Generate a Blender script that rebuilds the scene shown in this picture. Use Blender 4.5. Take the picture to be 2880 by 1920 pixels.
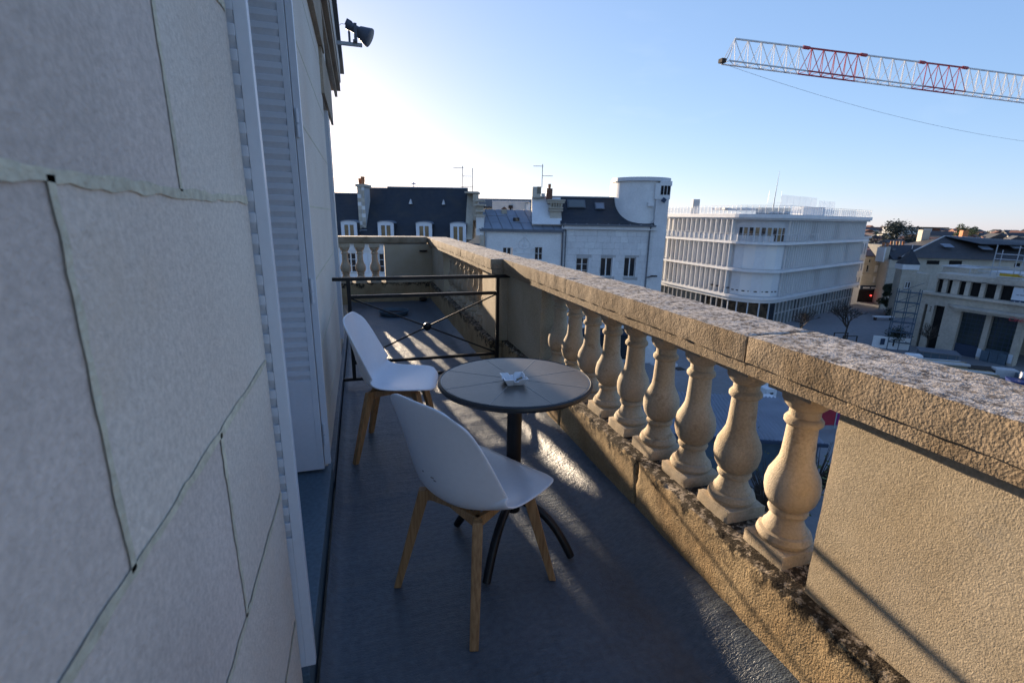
import bpy, math, random
from mathutils import Vector, Matrix, noise
R = math.radians
random.seed(7)
for o in list(bpy.data.objects):
    bpy.data.objects.remove(o)
scn = bpy.context.scene
col = scn.collection

# ------------------------------------------------------------------ camera
YAW, PITCH, ROLL, EYE = R(17.3), R(14.5), R(1.0), 1.36
fwd = Vector((math.sin(YAW)*math.cos(PITCH), math.cos(YAW)*math.cos(PITCH), -math.sin(PITCH)))
rgt = Vector((math.cos(YAW), -math.sin(YAW), 0))
up = rgt.cross(fwd)
r2 = rgt*math.cos(ROLL)+up*math.sin(ROLL)
u2 = up*math.cos(ROLL)-rgt*math.sin(ROLL)
cam = bpy.data.cameras.new('camera')
cam.sensor_width = 36
cam.lens = 1358/2880*36
cam.clip_start, cam.clip_end = .02, 6000
cam.dof.use_dof = True
cam.dof.focus_distance = 2.6
cam.dof.aperture_fstop = 6.3
cam_ob = bpy.data.objects.new('camera', cam)
col.objects.link(cam_ob)
m = Matrix((r2, u2, -fwd)).transposed().to_4x4()
m.translation = (0, 0, EYE)
cam_ob.matrix_world = m
scn.camera = cam_ob

# ------------------------------------------------------------------ light
SUN = Vector((-.158, 1, .138)).normalized()
EL, AZ = math.asin(SUN.z), math.atan2(SUN.x, SUN.y)
w = bpy.data.worlds.new('World'); scn.world = w; w.use_nodes = True
nt = w.node_tree; nt.nodes.clear()
def N(tree, t, **k):
    n = tree.nodes.new(t)
    for a, v in k.items():
        setattr(n, a, v)
    return n
out = N(nt, 'ShaderNodeOutputWorld'); bg = N(nt, 'ShaderNodeBackground')
SKY_RESPONSE = ((.64, .59), (.56, .545), (.40, .71))
sky = N(nt, 'ShaderNodeTexSky', sky_type='NISHITA')
sky.sun_disc = False
sky.sun_elevation = EL
sky.sun_rotation = AZ
sky.altitude = 100
sky.air_density, sky.dust_density, sky.ozone_density = .8, .35, 4.0
tc = N(nt, 'ShaderNodeTexCoord')
add = N(nt, 'ShaderNodeVectorMath', operation='ADD'); add.inputs[1].default_value = (0, 0, .016)
nrm = N(nt, 'ShaderNodeVectorMath', operation='NORMALIZE')
nt.links.new(tc.outputs['Generated'], add.inputs[0]); nt.links.new(add.outputs[0], nrm.inputs[0])
nt.links.new(nrm.outputs[0], sky.inputs[0])
# thin cirrus streaks
mp = N(nt, 'ShaderNodeMapping'); mp.inputs['Rotation'].default_value = (0, 0, R(-28)); mp.inputs['Scale'].default_value = (1.2, 7, 14)
cn = N(nt, 'ShaderNodeTexNoise'); cn.inputs['Scale'].default_value = 1.6; cn.inputs['Detail'].default_value = 6
cn2 = N(nt, 'ShaderNodeTexNoise'); cn2.inputs['Scale'].default_value = 2.2
rmp = N(nt, 'ShaderNodeMapRange'); rmp.inputs[1].default_value = .56; rmp.inputs[2].default_value = .8; rmp.inputs[4].default_value = .16
mul = N(nt, 'ShaderNodeMath', operation='MULTIPLY')
r2m = N(nt, 'ShaderNodeMapRange'); r2m.inputs[1].default_value = .48; r2m.inputs[2].default_value = .68
cmix = N(nt, 'ShaderNodeMix', data_type='RGBA')
nt.links.new(nrm.outputs[0], mp.inputs[0]); nt.links.new(mp.outputs[0], cn.inputs['Vector']); nt.links.new(nrm.outputs[0], cn2.inputs['Vector'])
nt.links.new(cn.outputs[0], rmp.inputs[0]); nt.links.new(cn2.outputs[0], r2m.inputs[0])
nt.links.new(rmp.outputs[0], mul.inputs[0]); nt.links.new(r2m.outputs[0], mul.inputs[1]); nt.links.new(mul.outputs[0], cmix.inputs[0])
sp_ = N(nt, 'ShaderNodeSeparateColor'); cb_ = N(nt, 'ShaderNodeCombineColor')
nt.links.new(sky.outputs[0], sp_.inputs[0])
for i, (ga, mu) in enumerate(SKY_RESPONSE):          # soft film-like response of the sky, the same in every direction
    pw = N(nt, 'ShaderNodeMath', operation='POWER'); pw.inputs[1].default_value = ga
    sc_ = N(nt, 'ShaderNodeMath', operation='MULTIPLY'); sc_.inputs[1].default_value = mu
    nt.links.new(sp_.outputs[i], pw.inputs[0]); nt.links.new(pw.outputs[0], sc_.inputs[0]); nt.links.new(sc_.outputs[0], cb_.inputs[i])
nt.links.new(cb_.outputs[0], cmix.inputs[6]); cmix.inputs[7].default_value = (1.5, 1.52, 1.6, 1)
nt.links.new(cmix.outputs[2], bg.inputs[0]); bg.inputs[1].default_value = .15
nt.links.new(bg.outputs[0], out.inputs[0])
sl = bpy.data.lights.new('sun', 'SUN'); sl.energy = 2.6; sl.angle = R(.53); sl.color = (1, .79, .56)
so = bpy.data.objects.new('sun', sl); col.objects.link(so)
so.rotation_euler = SUN.to_track_quat('Z', 'Y').to_euler(); so.location = (0, 0, 30)
scn.view_settings.view_transform = 'Standard'
scn.view_settings.look = 'None'
scn.view_settings.gamma = 1
scn.view_settings.use_curve_mapping = False
scn.view_settings.exposure = 2.5
scn.render.engine = 'CYCLES'
scn.cycles.max_bounces = 6
scn.cycles.use_denoising = True

# ------------------------------------------------------------------ materials
MATS = {}
def mat(name, base, rough=.8, var=.12, scale=2.0, bump=0., bscale=150., metal=0., spec=.35, tint=None, fine=.08, fscale=60., stretch=(1, 1, 1), spots=()):
    if name in MATS: return MATS[name]
    mt = bpy.data.materials.new(name); mt.use_nodes = True
    t = mt.node_tree; b = t.nodes['Principled BSDF']
    b.inputs['Roughness'].default_value = rough; b.inputs['Metallic'].default_value = metal
    b.inputs['Specular IOR Level'].default_value = spec
    geo = N(t, 'ShaderNodeNewGeometry'); L = t.links.new
    mpn = N(t, 'ShaderNodeMapping'); mpn.inputs['Scale'].default_value = stretch
    L(geo.outputs['Position'], mpn.inputs[0])
    pos = mpn.outputs[0]
    n1 = N(t, 'ShaderNodeTexNoise'); n1.inputs['Scale'].default_value = scale; n1.inputs['Detail'].default_value = 5
    n2 = N(t, 'ShaderNodeTexNoise'); n2.inputs['Scale'].default_value = fscale; n2.inputs['Detail'].default_value = 3
    L(pos, n1.inputs['Vector']); L(pos, n2.inputs['Vector'])
    tt = tint or tuple(c*(1-2.2*var) for c in base)
    mx = N(t, 'ShaderNodeMix', data_type='RGBA')
    mr = N(t, 'ShaderNodeMapRange'); mr.inputs[1].default_value = .35; mr.inputs[2].default_value = .68
    L(n1.outputs[0], mr.inputs[0]); L(mr.outputs[0], mx.inputs[0])
    mx.inputs[6].default_value = (*base, 1); mx.inputs[7].default_value = (*tt, 1)
    f = N(t, 'ShaderNodeMapRange'); f.inputs[1].default_value = .3; f.inputs[2].default_value = .7
    f.inputs[3].default_value = 1-fine*2; f.inputs[4].default_value = 1+fine*2
    L(n2.outputs[0], f.inputs[0])
    ml = N(t, 'ShaderNodeMix', data_type='RGBA', blend_type='MULTIPLY'); ml.inputs[0].default_value = 1
    L(mx.outputs[2], ml.inputs[6]); L(f.outputs[0], ml.inputs[7]); cur = ml.outputs[2]
    for sc_, lo, hi, cc, amt in spots:
        ns = N(t, 'ShaderNodeTexNoise'); ns.inputs['Scale'].default_value = sc_; ns.inputs['Detail'].default_value = 6; ns.inputs['Roughness'].default_value = .62; L(pos, ns.inputs['Vector'])
        q = N(t, 'ShaderNodeMapRange'); q.inputs[1].default_value = lo; q.inputs[2].default_value = hi; q.inputs[4].default_value = amt; L(ns.outputs[0], q.inputs[0])
        xx = N(t, 'ShaderNodeMix', data_type='RGBA'); L(q.outputs[0], xx.inputs[0]); L(cur, xx.inputs[6]); xx.inputs[7].default_value = (*cc, 1); cur = xx.outputs[2]
    L(cur, b.inputs['Base Color'])
    if bump:
        nb = N(t, 'ShaderNodeTexNoise'); nb.inputs['Scale'].default_value = bscale; nb.inputs['Detail'].default_value = 4
        bp = N(t, 'ShaderNodeBump'); bp.inputs['Strength'].default_value = 1; bp.inputs['Distance'].default_value = bump
        L(pos, nb.inputs['Vector']); L(nb.outputs[0], bp.inputs['Height']); L(bp.outputs[0], b.inputs['Normal'])
    MATS[name] = mt
    return mt

def glass(name, c, rough=.06):
    mt = bpy.data.materials.new(name); mt.use_nodes = True
    b = mt.node_tree.nodes['Principled BSDF']; b.inputs['Base Color'].default_value = (*c, 1)
    b.inputs['Roughness'].default_value = rough; b.inputs['Specular IOR Level'].default_value = .7
    n = N(mt.node_tree, 'ShaderNodeTexNoise'); n.inputs['Scale'].default_value = 1.1
    g = N(mt.node_tree, 'ShaderNodeNewGeometry')
    bp = N(mt.node_tree, 'ShaderNodeBump'); bp.inputs['Distance'].default_value = .02
    mt.node_tree.links.new(g.outputs['Position'], n.inputs['Vector']); mt.node_tree.links.new(n.outputs[0], bp.inputs['Height']); mt.node_tree.links.new(bp.outputs[0], b.inputs['Normal'])
    return mt

def emis(name, c, s):
    mt = bpy.data.materials.new(name); mt.use_nodes = True
    b = mt.node_tree.nodes['Principled BSDF']; b.inputs['Base Color'].default_value = (*c, 1)
    b.inputs['Emission Color'].default_value = (*c, 1); b.inputs['Emission Strength'].default_value = s
    return mt

def lichen_mat(name, side, top, dark, topdark, zline=None, topw=.5):
    """rough weathered limestone: pale crusted top faces with dark lichen, brown pitted side faces"""
    mt = bpy.data.materials.new(name); mt.use_nodes = True
    t = mt.node_tree; b = t.nodes['Principled BSDF']; L = t.links.new
    b.inputs['Roughness'].default_value = .92; b.inputs['Specular IOR Level'].default_value = .2
    g = N(t, 'ShaderNodeNewGeometry'); pos = g.outputs['Position']
    def noi(s, d=5, r=.6):
        n = N(t, 'ShaderNodeTexNoise'); n.inputs['Scale'].default_value = s; n.inputs['Detail'].default_value = d; n.inputs['Roughness'].default_value = r
        L(pos, n.inputs['Vector']); return n.outputs[0]
    def rng(v, a, c, lo=0, hi=1):
        q = N(t, 'ShaderNodeMapRange'); q.inputs[1].default_value = a; q.inputs[2].default_value = c
        q.inputs[3].default_value = lo; q.inputs[4].default_value = hi; L(v, q.inputs[0]); return q.outputs[0]
    def mix(f, A, B):
        q = N(t, 'ShaderNodeMix', data_type='RGBA')
        if hasattr(f, 'is_linked') or hasattr(f, 'node'): L(f, q.inputs[0])
        else: q.inputs[0].default_value = f
        for i, c in ((6, A), (7, B)):
            if isinstance(c, tuple): q.inputs[i].default_value = (*c, 1)
            else: L(c, q.inputs[i])
        return q.outputs[2]
    sidec = mix(rng(noi(5), .38, .66), side, dark)
    sidec = mix(rng(noi(140, 3), .45, .75), sidec, tuple(c*.45 for c in side))
    topc = mix(rng(noi(52, 8, .70), .45, .58), top, topdark)
    topc = mix(rng(noi(4, 3), .5, .7, 0, .45), topc, side)
    sp = N(t, 'ShaderNodeSeparateXYZ'); L(g.outputs['Normal'], sp.inputs[0])
    nz = N(t, 'ShaderNodeMath', operation='ADD'); L(sp.outputs[2], nz.inputs[0]); L(rng(noi(25), .3, .7, -.2, .2), nz.inputs[1])
    c = mix(rng(nz.outputs[0], topw, topw+.2), sidec, topc)
    if zline:
        sz = N(t, 'ShaderNodeSeparateXYZ'); L(pos, sz.inputs[0])
        zz = N(t, 'ShaderNodeMath', operation='ADD'); L(sz.outputs[2], zz.inputs[0]); L(rng(noi(9, 5), .3, .7, -.07, .07), zz.inputs[1])
        ff = N(t, 'ShaderNodeMath', operation='MULTIPLY'); L(rng(zz.outputs[0], zline-.055, zline-.01), ff.inputs[0]); L(rng(noi(30, 7, .72), .42, .50), ff.inputs[1])
        c = mix(ff.outputs[0], c, topdark)
    L(c, b.inputs['Base Color'])
    n1 = N(t, 'ShaderNodeTexNoise'); n1.inputs['Scale'].default_value = 170; n1.inputs['Detail'].default_value = 3; L(pos, n1.inputs['Vector'])
    n2 = N(t, 'ShaderNodeTexNoise'); n2.inputs['Scale'].default_value = 40; n2.inputs['Detail'].default_value = 6; L(pos, n2.inputs['Vector'])
    ad = N(t, 'ShaderNodeMath', operation='ADD'); L(n1.outputs[0], ad.inputs[0]); L(n2.outputs[0], ad.inputs[1])
    bp = N(t, 'ShaderNodeBump'); bp.inputs['Distance'].default_value = .0026; bp.inputs['Strength'].default_value = 1
    L(ad.outputs[0], bp.inputs['Height']); L(bp.outputs[0], b.inputs['Normal'])
    return mt

def slate_mat(name, c1, c2, cell=.25, rot=YAW, tint=(.06, .055, .05)):
    mt = bpy.data.materials.new(name); mt.use_nodes = True
    t = mt.node_tree; b = t.nodes['Principled BSDF']; L = t.links.new
    b.inputs['Roughness'].default_value = .6; b.inputs['Specular IOR Level'].default_value = .3
    g = N(t, 'ShaderNodeNewGeometry')
    vr = N(t, 'ShaderNodeVectorRotate', rotation_type='Z_AXIS'); vr.inputs['Angle'].default_value = rot
    L(g.outputs['Position'], vr.inputs[0])
    s = N(t, 'ShaderNodeSeparateXYZ'); L(vr.outputs[0], s.inputs[0])
    cb = N(t, 'ShaderNodeCombineXYZ'); L(s.outputs[0], cb.inputs[0]); L(s.outputs[2], cb.inputs[1])
    br = N(t, 'ShaderNodeTexBrick'); L(cb.outputs[0], br.inputs[0])
    br.inputs['Color1'].default_value = (*c1, 1); br.inputs['Color2'].default_value = (*c2, 1); br.inputs['Mortar'].default_value = (.012, .013, .016, 1)
    br.inputs['Scale'].default_value = 1; br.inputs['Brick Width'].default_value = cell; br.inputs['Row Height'].default_value = cell*.55
    br.inputs['Mortar Size'].default_value = .012; br.inputs['Bias'].default_value = -.2
    n = N(t, 'ShaderNodeTexNoise'); n.inputs['Scale'].default_value = .9; n.inputs['Detail'].default_value = 6; L(g.outputs['Position'], n.inputs['Vector'])
    mr = N(t, 'ShaderNodeMapRange'); mr.inputs[1].default_value = .5; mr.inputs[2].default_value = .75; mr.inputs[4].default_value = .6; L(n.outputs[0], mr.inputs[0])
    mx = N(t, 'ShaderNodeMix', data_type='RGBA'); L(mr.outputs[0], mx.inputs[0]); L(br.outputs[0], mx.inputs[6]); mx.inputs[7].default_value = (*tint, 1)
    L(mx.outputs[2], b.inputs['Base Color'])
    bp = N(t, 'ShaderNodeBump'); bp.inputs['Distance'].default_value = .02; L(br.outputs['Fac'], bp.inputs['Height']); bp.invert = True; L(bp.outputs[0], b.inputs['Normal'])
    return mt

def floor_mat():
    mt = bpy.data.materials.new('painted_membrane'); mt.use_nodes = True
    t = mt.node_tree; b = t.nodes['Principled BSDF']; L = t.links.new
    g = N(t, 'ShaderNodeNewGeometry'); pos = g.outputs['Position']
    n = N(t, 'ShaderNodeTexNoise'); n.inputs['Scale'].default_value = 2.6; n.inputs['Detail'].default_value = 6; L(pos, n.inputs['Vector'])
    cr = N(t, 'ShaderNodeValToRGB'); e = cr.color_ramp.elements
    e[0].position, e[0].color = .32, (.055, .075, .098, 1); e[1].position, e[1].color = .7, (.09, .112, .138, 1)
    L(n.outputs[0], cr.inputs[0])
    n3 = N(t, 'ShaderNodeTexNoise'); n3.inputs['Scale'].default_value = 45; n3.inputs['Detail'].default_value = 4; L(pos, n3.inputs['Vector'])
    mr = N(t, 'ShaderNodeMapRange'); mr.inputs[1].default_value = .3; mr.inputs[2].default_value = .7; mr.inputs[3].default_value = .8; mr.inputs[4].default_value = 1.2; L(n3.outputs[0], mr.inputs[0])
    ml = N(t, 'ShaderNodeMix', data_type='RGBA', blend_type='MULTIPLY'); ml.inputs[0].default_value = 1; L(cr.outputs[0], ml.inputs[6]); L(mr.outputs[0], ml.inputs[7])
    L(ml.outputs[2], b.inputs['Base Color'])
    rr = N(t, 'ShaderNodeMapRange'); rr.inputs[1].default_value = .3; rr.inputs[2].default_value = .7; rr.inputs[3].default_value = .36; rr.inputs[4].default_value = .52; L(n.outputs[0], rr.inputs[0]); L(rr.outputs[0], b.inputs['Roughness'])
    b.inputs['Specular IOR Level'].default_value = .5
    # brushed mat: fine fibres, short creases across the walkway, fine grit
    def noi(sx, sy, s, d):
        mpn = N(t, 'ShaderNodeMapping'); mpn.inputs['Scale'].default_value = (sx, sy, 1); L(pos, mpn.inputs[0])
        q = N(t, 'ShaderNodeTexNoise'); q.inputs['Scale'].default_value = s; q.inputs['Detail'].default_value = d; q.inputs['Roughness'].default_value = .6; L(mpn.outputs[0], q.inputs['Vector']); return q.outputs[0]
    def mad(x, k, y=None):
        q = N(t, 'ShaderNodeMath', operation='MULTIPLY_ADD'); q.inputs[1].default_value = k; L(x, q.inputs[0])
        if y is not None: L(y, q.inputs[2])
        else: q.inputs[2].default_value = 0
        return q.outputs[0]
    w1 = N(t, 'ShaderNodeTexWave', bands_direction='Y'); w1.inputs['Scale'].default_value = 34; w1.inputs['Distortion'].default_value = 9; w1.inputs['Detail'].default_value = 3; w1.inputs['Detail Scale'].default_value = 2.5; L(pos, w1.inputs['Vector'])
    h_ = mad(noi(.22, 1, 48, 4), 1.5); h_ = mad(noi(1, 1, 130, 3), .7, h_); h_ = mad(noi(1, .5, 14, 3), 1.6, h_); h_ = mad(w1.outputs['Fac'], .16, h_)
    bp = N(t, 'ShaderNodeBump'); bp.inputs['Distance'].default_value = .0030; bp.inputs['Strength'].default_value = 1; L(h_, bp.inputs['Height']); L(bp.outputs[0], b.inputs['Normal'])
    return mt

def wood_mat():
    mt = bpy.data.materials.new('beech_wood'); mt.use_nodes = True
    t = mt.node_tree; b = t.nodes['Principled BSDF']; L = t.links.new
    tcn = N(t, 'ShaderNodeTexCoord'); mpn = N(t, 'ShaderNodeMapping'); mpn.inputs['Scale'].default_value = (60, 60, 4); L(tcn.outputs['Object'], mpn.inputs[0])
    n = N(t, 'ShaderNodeTexNoise'); n.inputs['Scale'].default_value = 2; n.inputs['Detail'].default_value = 5; L(mpn.outputs[0], n.inputs['Vector'])
    cr = N(t, 'ShaderNodeValToRGB'); e = cr.color_ramp.elements
    e[0].position, e[0].color = .3, (.22, .115, .045, 1); e[1].position, e[1].color = .72, (.42, .25, .115, 1)
    L(n.outputs[0], cr.inputs[0]); L(cr.outputs[0], b.inputs['Base Color']); b.inputs['Roughness'].default_value = .5
    return mt

M_wall = mat('limestone_wall', (.68, .635, .56), .9, .09, 1.6, .0016, 230, tint=(.62, .56, .49), fine=.06, fscale=110, spots=((3.3, .58, .72, (.62, .53, .42), .55), (1.3, .55, .75, (.70, .68, .62), .5), (46, .70, .76, (.30, .26, .22), .5)))
M_wall2 = mat('limestone_wall_pink', (.66, .59, .53), .9, .09, 2.4, .0016, 230, fine=.06, fscale=110)
M_mortar = mat('lime_mortar', (.62, .60, .47), .95, .08, 4, .003, 120)
M_bal = mat('baluster_limestone', (.50, .42, .315), .9, .10, 6, .0022, 230, tint=(.42, .33, .225), fine=.07, fscale=120, spots=((14, .60, .70, (.24, .17, .10), .6), (5, .55, .7, (.46, .40, .33), .6), (60, .66, .74, (.12, .09, .06), .7)))
M_panel = mat('panel_limestone', (.50, .42, .31), .92, .10, 3.2, .0011, 300, tint=(.43, .34, .225), fine=.1, fscale=140, spots=((2.2, .55, .72, (.50, .36, .2), .5), (70, .70, .76, (.14, .10, .06), .7), (6, .62, .74, (.42, .39, .34), .5)))
M_coping = lichen_mat('coping_limestone', (.38, .30, .215), (.47, .44, .41), (.22, .16, .10), (.085, .07, .06))
M_plinth = lichen_mat('plinth_limestone', (.46, .345, .205), (.44, .37, .29), (.34, .23, .12), (.035, .026, .017), zline=.30)
M_sill = mat('blue_grey_sill_paint', (.085, .135, .175), .5, .08, 3, .0008, 60)
M_floor = floor_mat()
M_shut = mat('white_shutter_paint', (.62, .66, .72), .42, .03, 3, .0002, 40, fine=.01)
M_slot = mat('shutter_louvre_paint', (.62, .65, .70), .5, .04, 3, fine=.02)
M_black = mat('black_iron_paint', (.009, .010, .012), .42, .1, 8, .0006, 90, spec=.35)
M_plastic = mat('white_plastic', (.74, .76, .80), .32, .02, 3, fine=.01, spec=.5)
M_scuff = mat('plastic_scuff', (.25, .25, .27), .6, .1, 30)
M_wood = wood_mat()
M_table = mat('taupe_table_laminate', (.115, .105, .092), .34, .08, 5, .0003, 60, fine=.04, spec=.5)
M_groove = mat('pale_table_rib', (.3, .29, .27), .4, .05, 5, spec=.5)
M_rim = mat('black_table_rim', (.012, .013, .015), .38, .1, 5, spec=.5)
M_porc = mat('white_porcelain', (.78, .8, .83), .16, .02, 3, fine=.01, spec=.6)
M_ash = mat('grey_ash', (.2, .18, .16), .9, .2, 80)
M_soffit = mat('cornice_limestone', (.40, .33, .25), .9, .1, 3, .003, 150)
M_zinc = mat('zinc_sheet', (.20, .235, .29), .45, .1, .8, spec=.4, fine=.04)
M_zincd = mat('zinc_dark', (.12, .135, .16), .5, .1, 1.0)
M_white = mat('white_render', (.66, .67, .68), .85, .05, .7, .004, 12, fine=.03, fscale=6)
M_whitestone = mat('white_facade_stone', (.62, .625, .64), .85, .06, .6, .004, 12, fine=.03, fscale=6)
M_joint = mat('facade_joint', (.40, .40, .41), .9, .05, 1)
M_cream = mat('cream_stone_house', (.50, .465, .40), .9, .1, .35, .01, 6, fine=.05, fscale=4)
M_cream2 = mat('beige_stone_house', (.46, .42, .35), .9, .12, .35, .01, 6, fine=.05, fscale=4)
M_theatre = mat('theatre_stone', (.46, .42, .36), .9, .12, .4, .008, 5, fine=.06, fscale=4)
M_conc = mat('pale_concrete', (.50, .50, .50), .85, .08, .6)
M_cornerw = mat('white_corner_block_paint', (.66, .68, .70), .55, .04, .4, fine=.02, fscale=3)
M_fin = mat('white_fin_paint', (.72, .72, .71), .5, .03, .4, fine=.02)
M_terra = mat('terracotta', (.46, .19, .09), .85, .15, 3)
M_rust = mat('rusty_iron', (.05, .035, .028), .8, .3, 12)
M_slate = slate_mat('slate_roof', (.032, .040, .054), (.044, .052, .068))
M_slate2 = slate_mat('brown_slate_roof', (.045, .046, .05), (.06, .058, .058), .4)
M_tile = slate_mat('red_tile_roof', (.17, .07, .045), (.22, .10, .06), .45, tint=(.10, .06, .045))
M_glass = glass('dark_window_glass', (.018, .022, .028))
M_glassw = glass('warm_window_glass', (.17, .125, .07), .12)
M_glassg = glass('shopfront_glass', (.11, .12, .115), .1)
M_glasst = glass('green_tinted_glass', (.02, .035, .035), .15)
M_rail = mat('pale_steel', (.55, .57, .60), .5, .04, 1)
M_steel = mat('galvanised_steel', (.38, .41, .45), .45, .08, 2, metal=.2)
M_grey = mat('grey_floodlight_paint', (.085, .10, .135), .45, .08, 6)
M_plaza = mat('plaza_paving', (.20, .205, .215), .7, .10, .12, fine=.05, fscale=2.2)
M_ground = mat('town_ground', (.12, .11, .09), .95, .25, .02, fine=.2, fscale=.1)
M_craneW = mat('crane_white_paint', (.72, .72, .72), .5, .04, 1)
M_craneR = mat('crane_red_paint', (.45, .05, .06), .5, .05, 1)
M_leaf = mat('evergreen_leaf', (.035, .05, .018), .6, .3, 1.2, fine=.2, fscale=8)
M_leaf2 = mat('spring_leaf', (.10, .12, .04), .6, .3, .3, fine=.2, fscale=3)
M_leaf3 = mat('dark_cedar_leaf', (.035, .048, .032), .7, .3, .3, fine=.2, fscale=3)
M_bark = mat('dark_bark', (.055, .045, .038), .9, .15, 6)
M_timber = mat('stacked_timber', (.30, .24, .15), .8, .15, 1.4)
M_yellow = mat('yellow_site_paint', (.50, .33, .03), .6, .12, 1.5)
M_ochre = mat('ochre_tarpaulin', (.32, .19, .05), .7, .15, 2)
M_blue = mat('blue_skip_paint', (.012, .03, .14), .5, .12, 1.5)
M_bluesh = mat('blue_grey_shed', (.07, .11, .15), .6, .12, 1.5)
M_red = mat('red_hoarding', (.32, .02, .04), .55, .08, 1.5)
M_purple = mat('magenta_hoarding', (.22, .015, .14), .55, .08, 1.5)
M_sign = mat('white_banner', (.55, .60, .66), .7, .04, 1)
M_navy = mat('navy_banner', (.03, .05, .09), .7, .05, 1)
M_dark = mat('dark_interior', (.014, .014, .016), .9, .2, 1)
M_redlight = emis('red_lamp', (1, .04, .03), 1.0)
M_shopwarm = mat('shop_interior', (.09, .06, .035), .8, .4, 1.5)

# ------------------------------------------------------------------ mesh helpers
class MB:
    def __init__(s): s.v = []; s.f = []; s.m = []; s.k = 0
    def add(s, vs, fs):
        o = len(s.v); s.v += [tuple(p) for p in vs]
        s.f += [tuple(i+o for i in f) for f in fs]; s.m += [s.k]*len(fs); return s
    def box(s, x0, x1, y0, y1, z0, z1):
        v = [(x, y, z) for z in (z0, z1) for y in (y0, y1) for x in (x0, x1)]
        return s.add(v, [(0, 2, 3, 1), (4, 5, 7, 6), (0, 1, 5, 4), (2, 6, 7, 3), (0, 4, 6, 2), (1, 3, 7, 5)])
    def prism(s, pts, d):
        """polygon pts (3D) extruded by vector d"""
        n = len(pts); d = Vector(d)
        v = [Vector(p) for p in pts]; v += [p+d for p in v]
        return s.add(v, [tuple(range(n))[::-1], tuple(range(n, 2*n))]+[(i, (i+1) % n, n+(i+1) % n, n+i) for i in range(n)])
    def lathe(s, prof, c=(0, 0, 0), seg=24, cap=True):
        v = []; f = []; n = len(prof)
        for r, z in prof:
            for k in range(seg):
                a = 2*math.pi*k/seg; v.append((c[0]+r*math.cos(a), c[1]+r*math.sin(a), c[2]+z))
        for i in range(n-1):
            for k in range(seg):
                k2 = (k+1) % seg; f.append((i*seg+k, i*seg+k2, (i+1)*seg+k2, (i+1)*seg+k))
        if cap:
            f.append(tuple(range(seg))[::-1]); f.append(tuple((n-1)*seg+k for k in range(seg)))
        return s.add(v, f)
    def tube(s, pts, r, seg=8, rs=None):
        pts = [Vector(p) for p in pts]; v = []; f = []; n = len(pts); prev = None
        for i, p in enumerate(pts):
            d = (pts[min(i+1, n-1)]-pts[max(i-1, 0)]).normalized()
            a = Vector((0, 0, 1)) if abs(d.z) < .9 else Vector((1, 0, 0))
            x = d.cross(a).normalized() if prev is None else (prev-d*prev.dot(d)).normalized()
            prev = x; y = d.cross(x); rr = rs[i] if rs else r
            for k in range(seg):
                t = 2*math.pi*(k+.5)/seg; v.append(p+x*rr*math.cos(t)+y*rr*math.sin(t))
        for i in range(n-1):
            for k in range(seg):
                k2 = (k+1) % seg; f.append((i*seg+k, i*seg+k2, (i+1)*seg+k2, (i+1)*seg+k))
        f.append(tuple(range(seg))[::-1]); f.append(tuple((n-1)*seg+k for k in range(seg)))
        return s.add(v, f)
    def bar(s, p, q, wx, wz=None):
        return s.tube([p, q], wx*.7071, 4)
    def quad(s, a, b, c, d): return s.add([a, b, c, d], [(0, 1, 2, 3)])
    def build(s, name, mats, parent=None, smooth=False, bevel=0, label=None, kind=None):
        me = bpy.data.meshes.new(name); me.from_pydata(s.v, [], s.f); me.update()
        for q in (mats if isinstance(mats, (list, tuple)) else [mats]): me.materials.append(q)
        if any(s.m): me.polygons.foreach_set('material_index', s.m)
        if smooth:
            me.polygons.foreach_set('use_smooth', [True]*len(me.polygons))
            try: me.set_sharp_from_angle(angle=R(38))
            except Exception: pass
        o = bpy.data.objects.new(name, me); col.objects.link(o); o.parent = parent
        if bevel:
            b = o.modifiers.new('bevel', 'BEVEL'); b.width = bevel; b.segments = 2; b.limit_method = 'ANGLE'
        if label: o['label'] = label
        if kind: o['kind'] = kind
        return o

def tag(o, label, cat, group=None):
    o['label'] = label; o['category'] = cat
    if group: o['group'] = group
    return o
def T(name, label, cat, loc=(0, 0, 0), rz=0, group=None):
    o = bpy.data.objects.new(name, None); col.objects.link(o)
    o.location = loc; o.rotation_euler = (0, 0, rz); o.empty_display_size = .1
    return tag(o, label, cat, group)
_cubes = {}
def piece(name, parent, mt, c, s, rot=None, label=None):
    """a block sharing one unit-cube mesh per material"""
    if mt.name not in _cubes:
        me = bpy.data.meshes.new('block_'+mt.name)
        b = MB().box(-.5, .5, -.5, .5, -.5, .5); me.from_pydata(b.v, [], b.f); me.materials.append(mt); _cubes[mt.name] = me
    o = bpy.data.objects.new(name, _cubes[mt.name]); col.objects.link(o); o.parent = parent
    o.location = c; o.scale = s
    if rot: o.rotation_euler = rot
    if label: o['label'] = label
    return o
def block(name, parent, mt, x0, x1, y0, y1, z0, z1, label=None):
    return piece(name, parent, mt, ((x0+x1)/2, (y0+y1)/2, (z0+z1)/2), (abs(x1-x0), abs(y1-y0), abs(z1-z0)), None, label)
def dup(o, parent=None, loc=None, rz=None, label=None):
    c = o.copy(); col.objects.link(c); c.parent = parent
    if loc is not None: c.location = loc
    if rz is not None: c.rotation_euler = (0, 0, rz)
    if label: c['label'] = label
    for ch in list(o.children): dup(ch, c)
    return c
def S(a, b, z=0):
    """street frame (a to the right, b away along the view) -> world"""
    return Vector((a*math.cos(YAW)+b*math.sin(YAW), -a*math.sin(YAW)+b*math.cos(YAW), z))
def ST(name, label, cat, a, b, z=0, deg=0, group=None):
    return T(name, label, cat, S(a, b, z), -YAW+R(deg), group)
def nz(x, y, z=0, s=1.): return noise.noise(Vector((x*s, y*s, z*s)))

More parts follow.
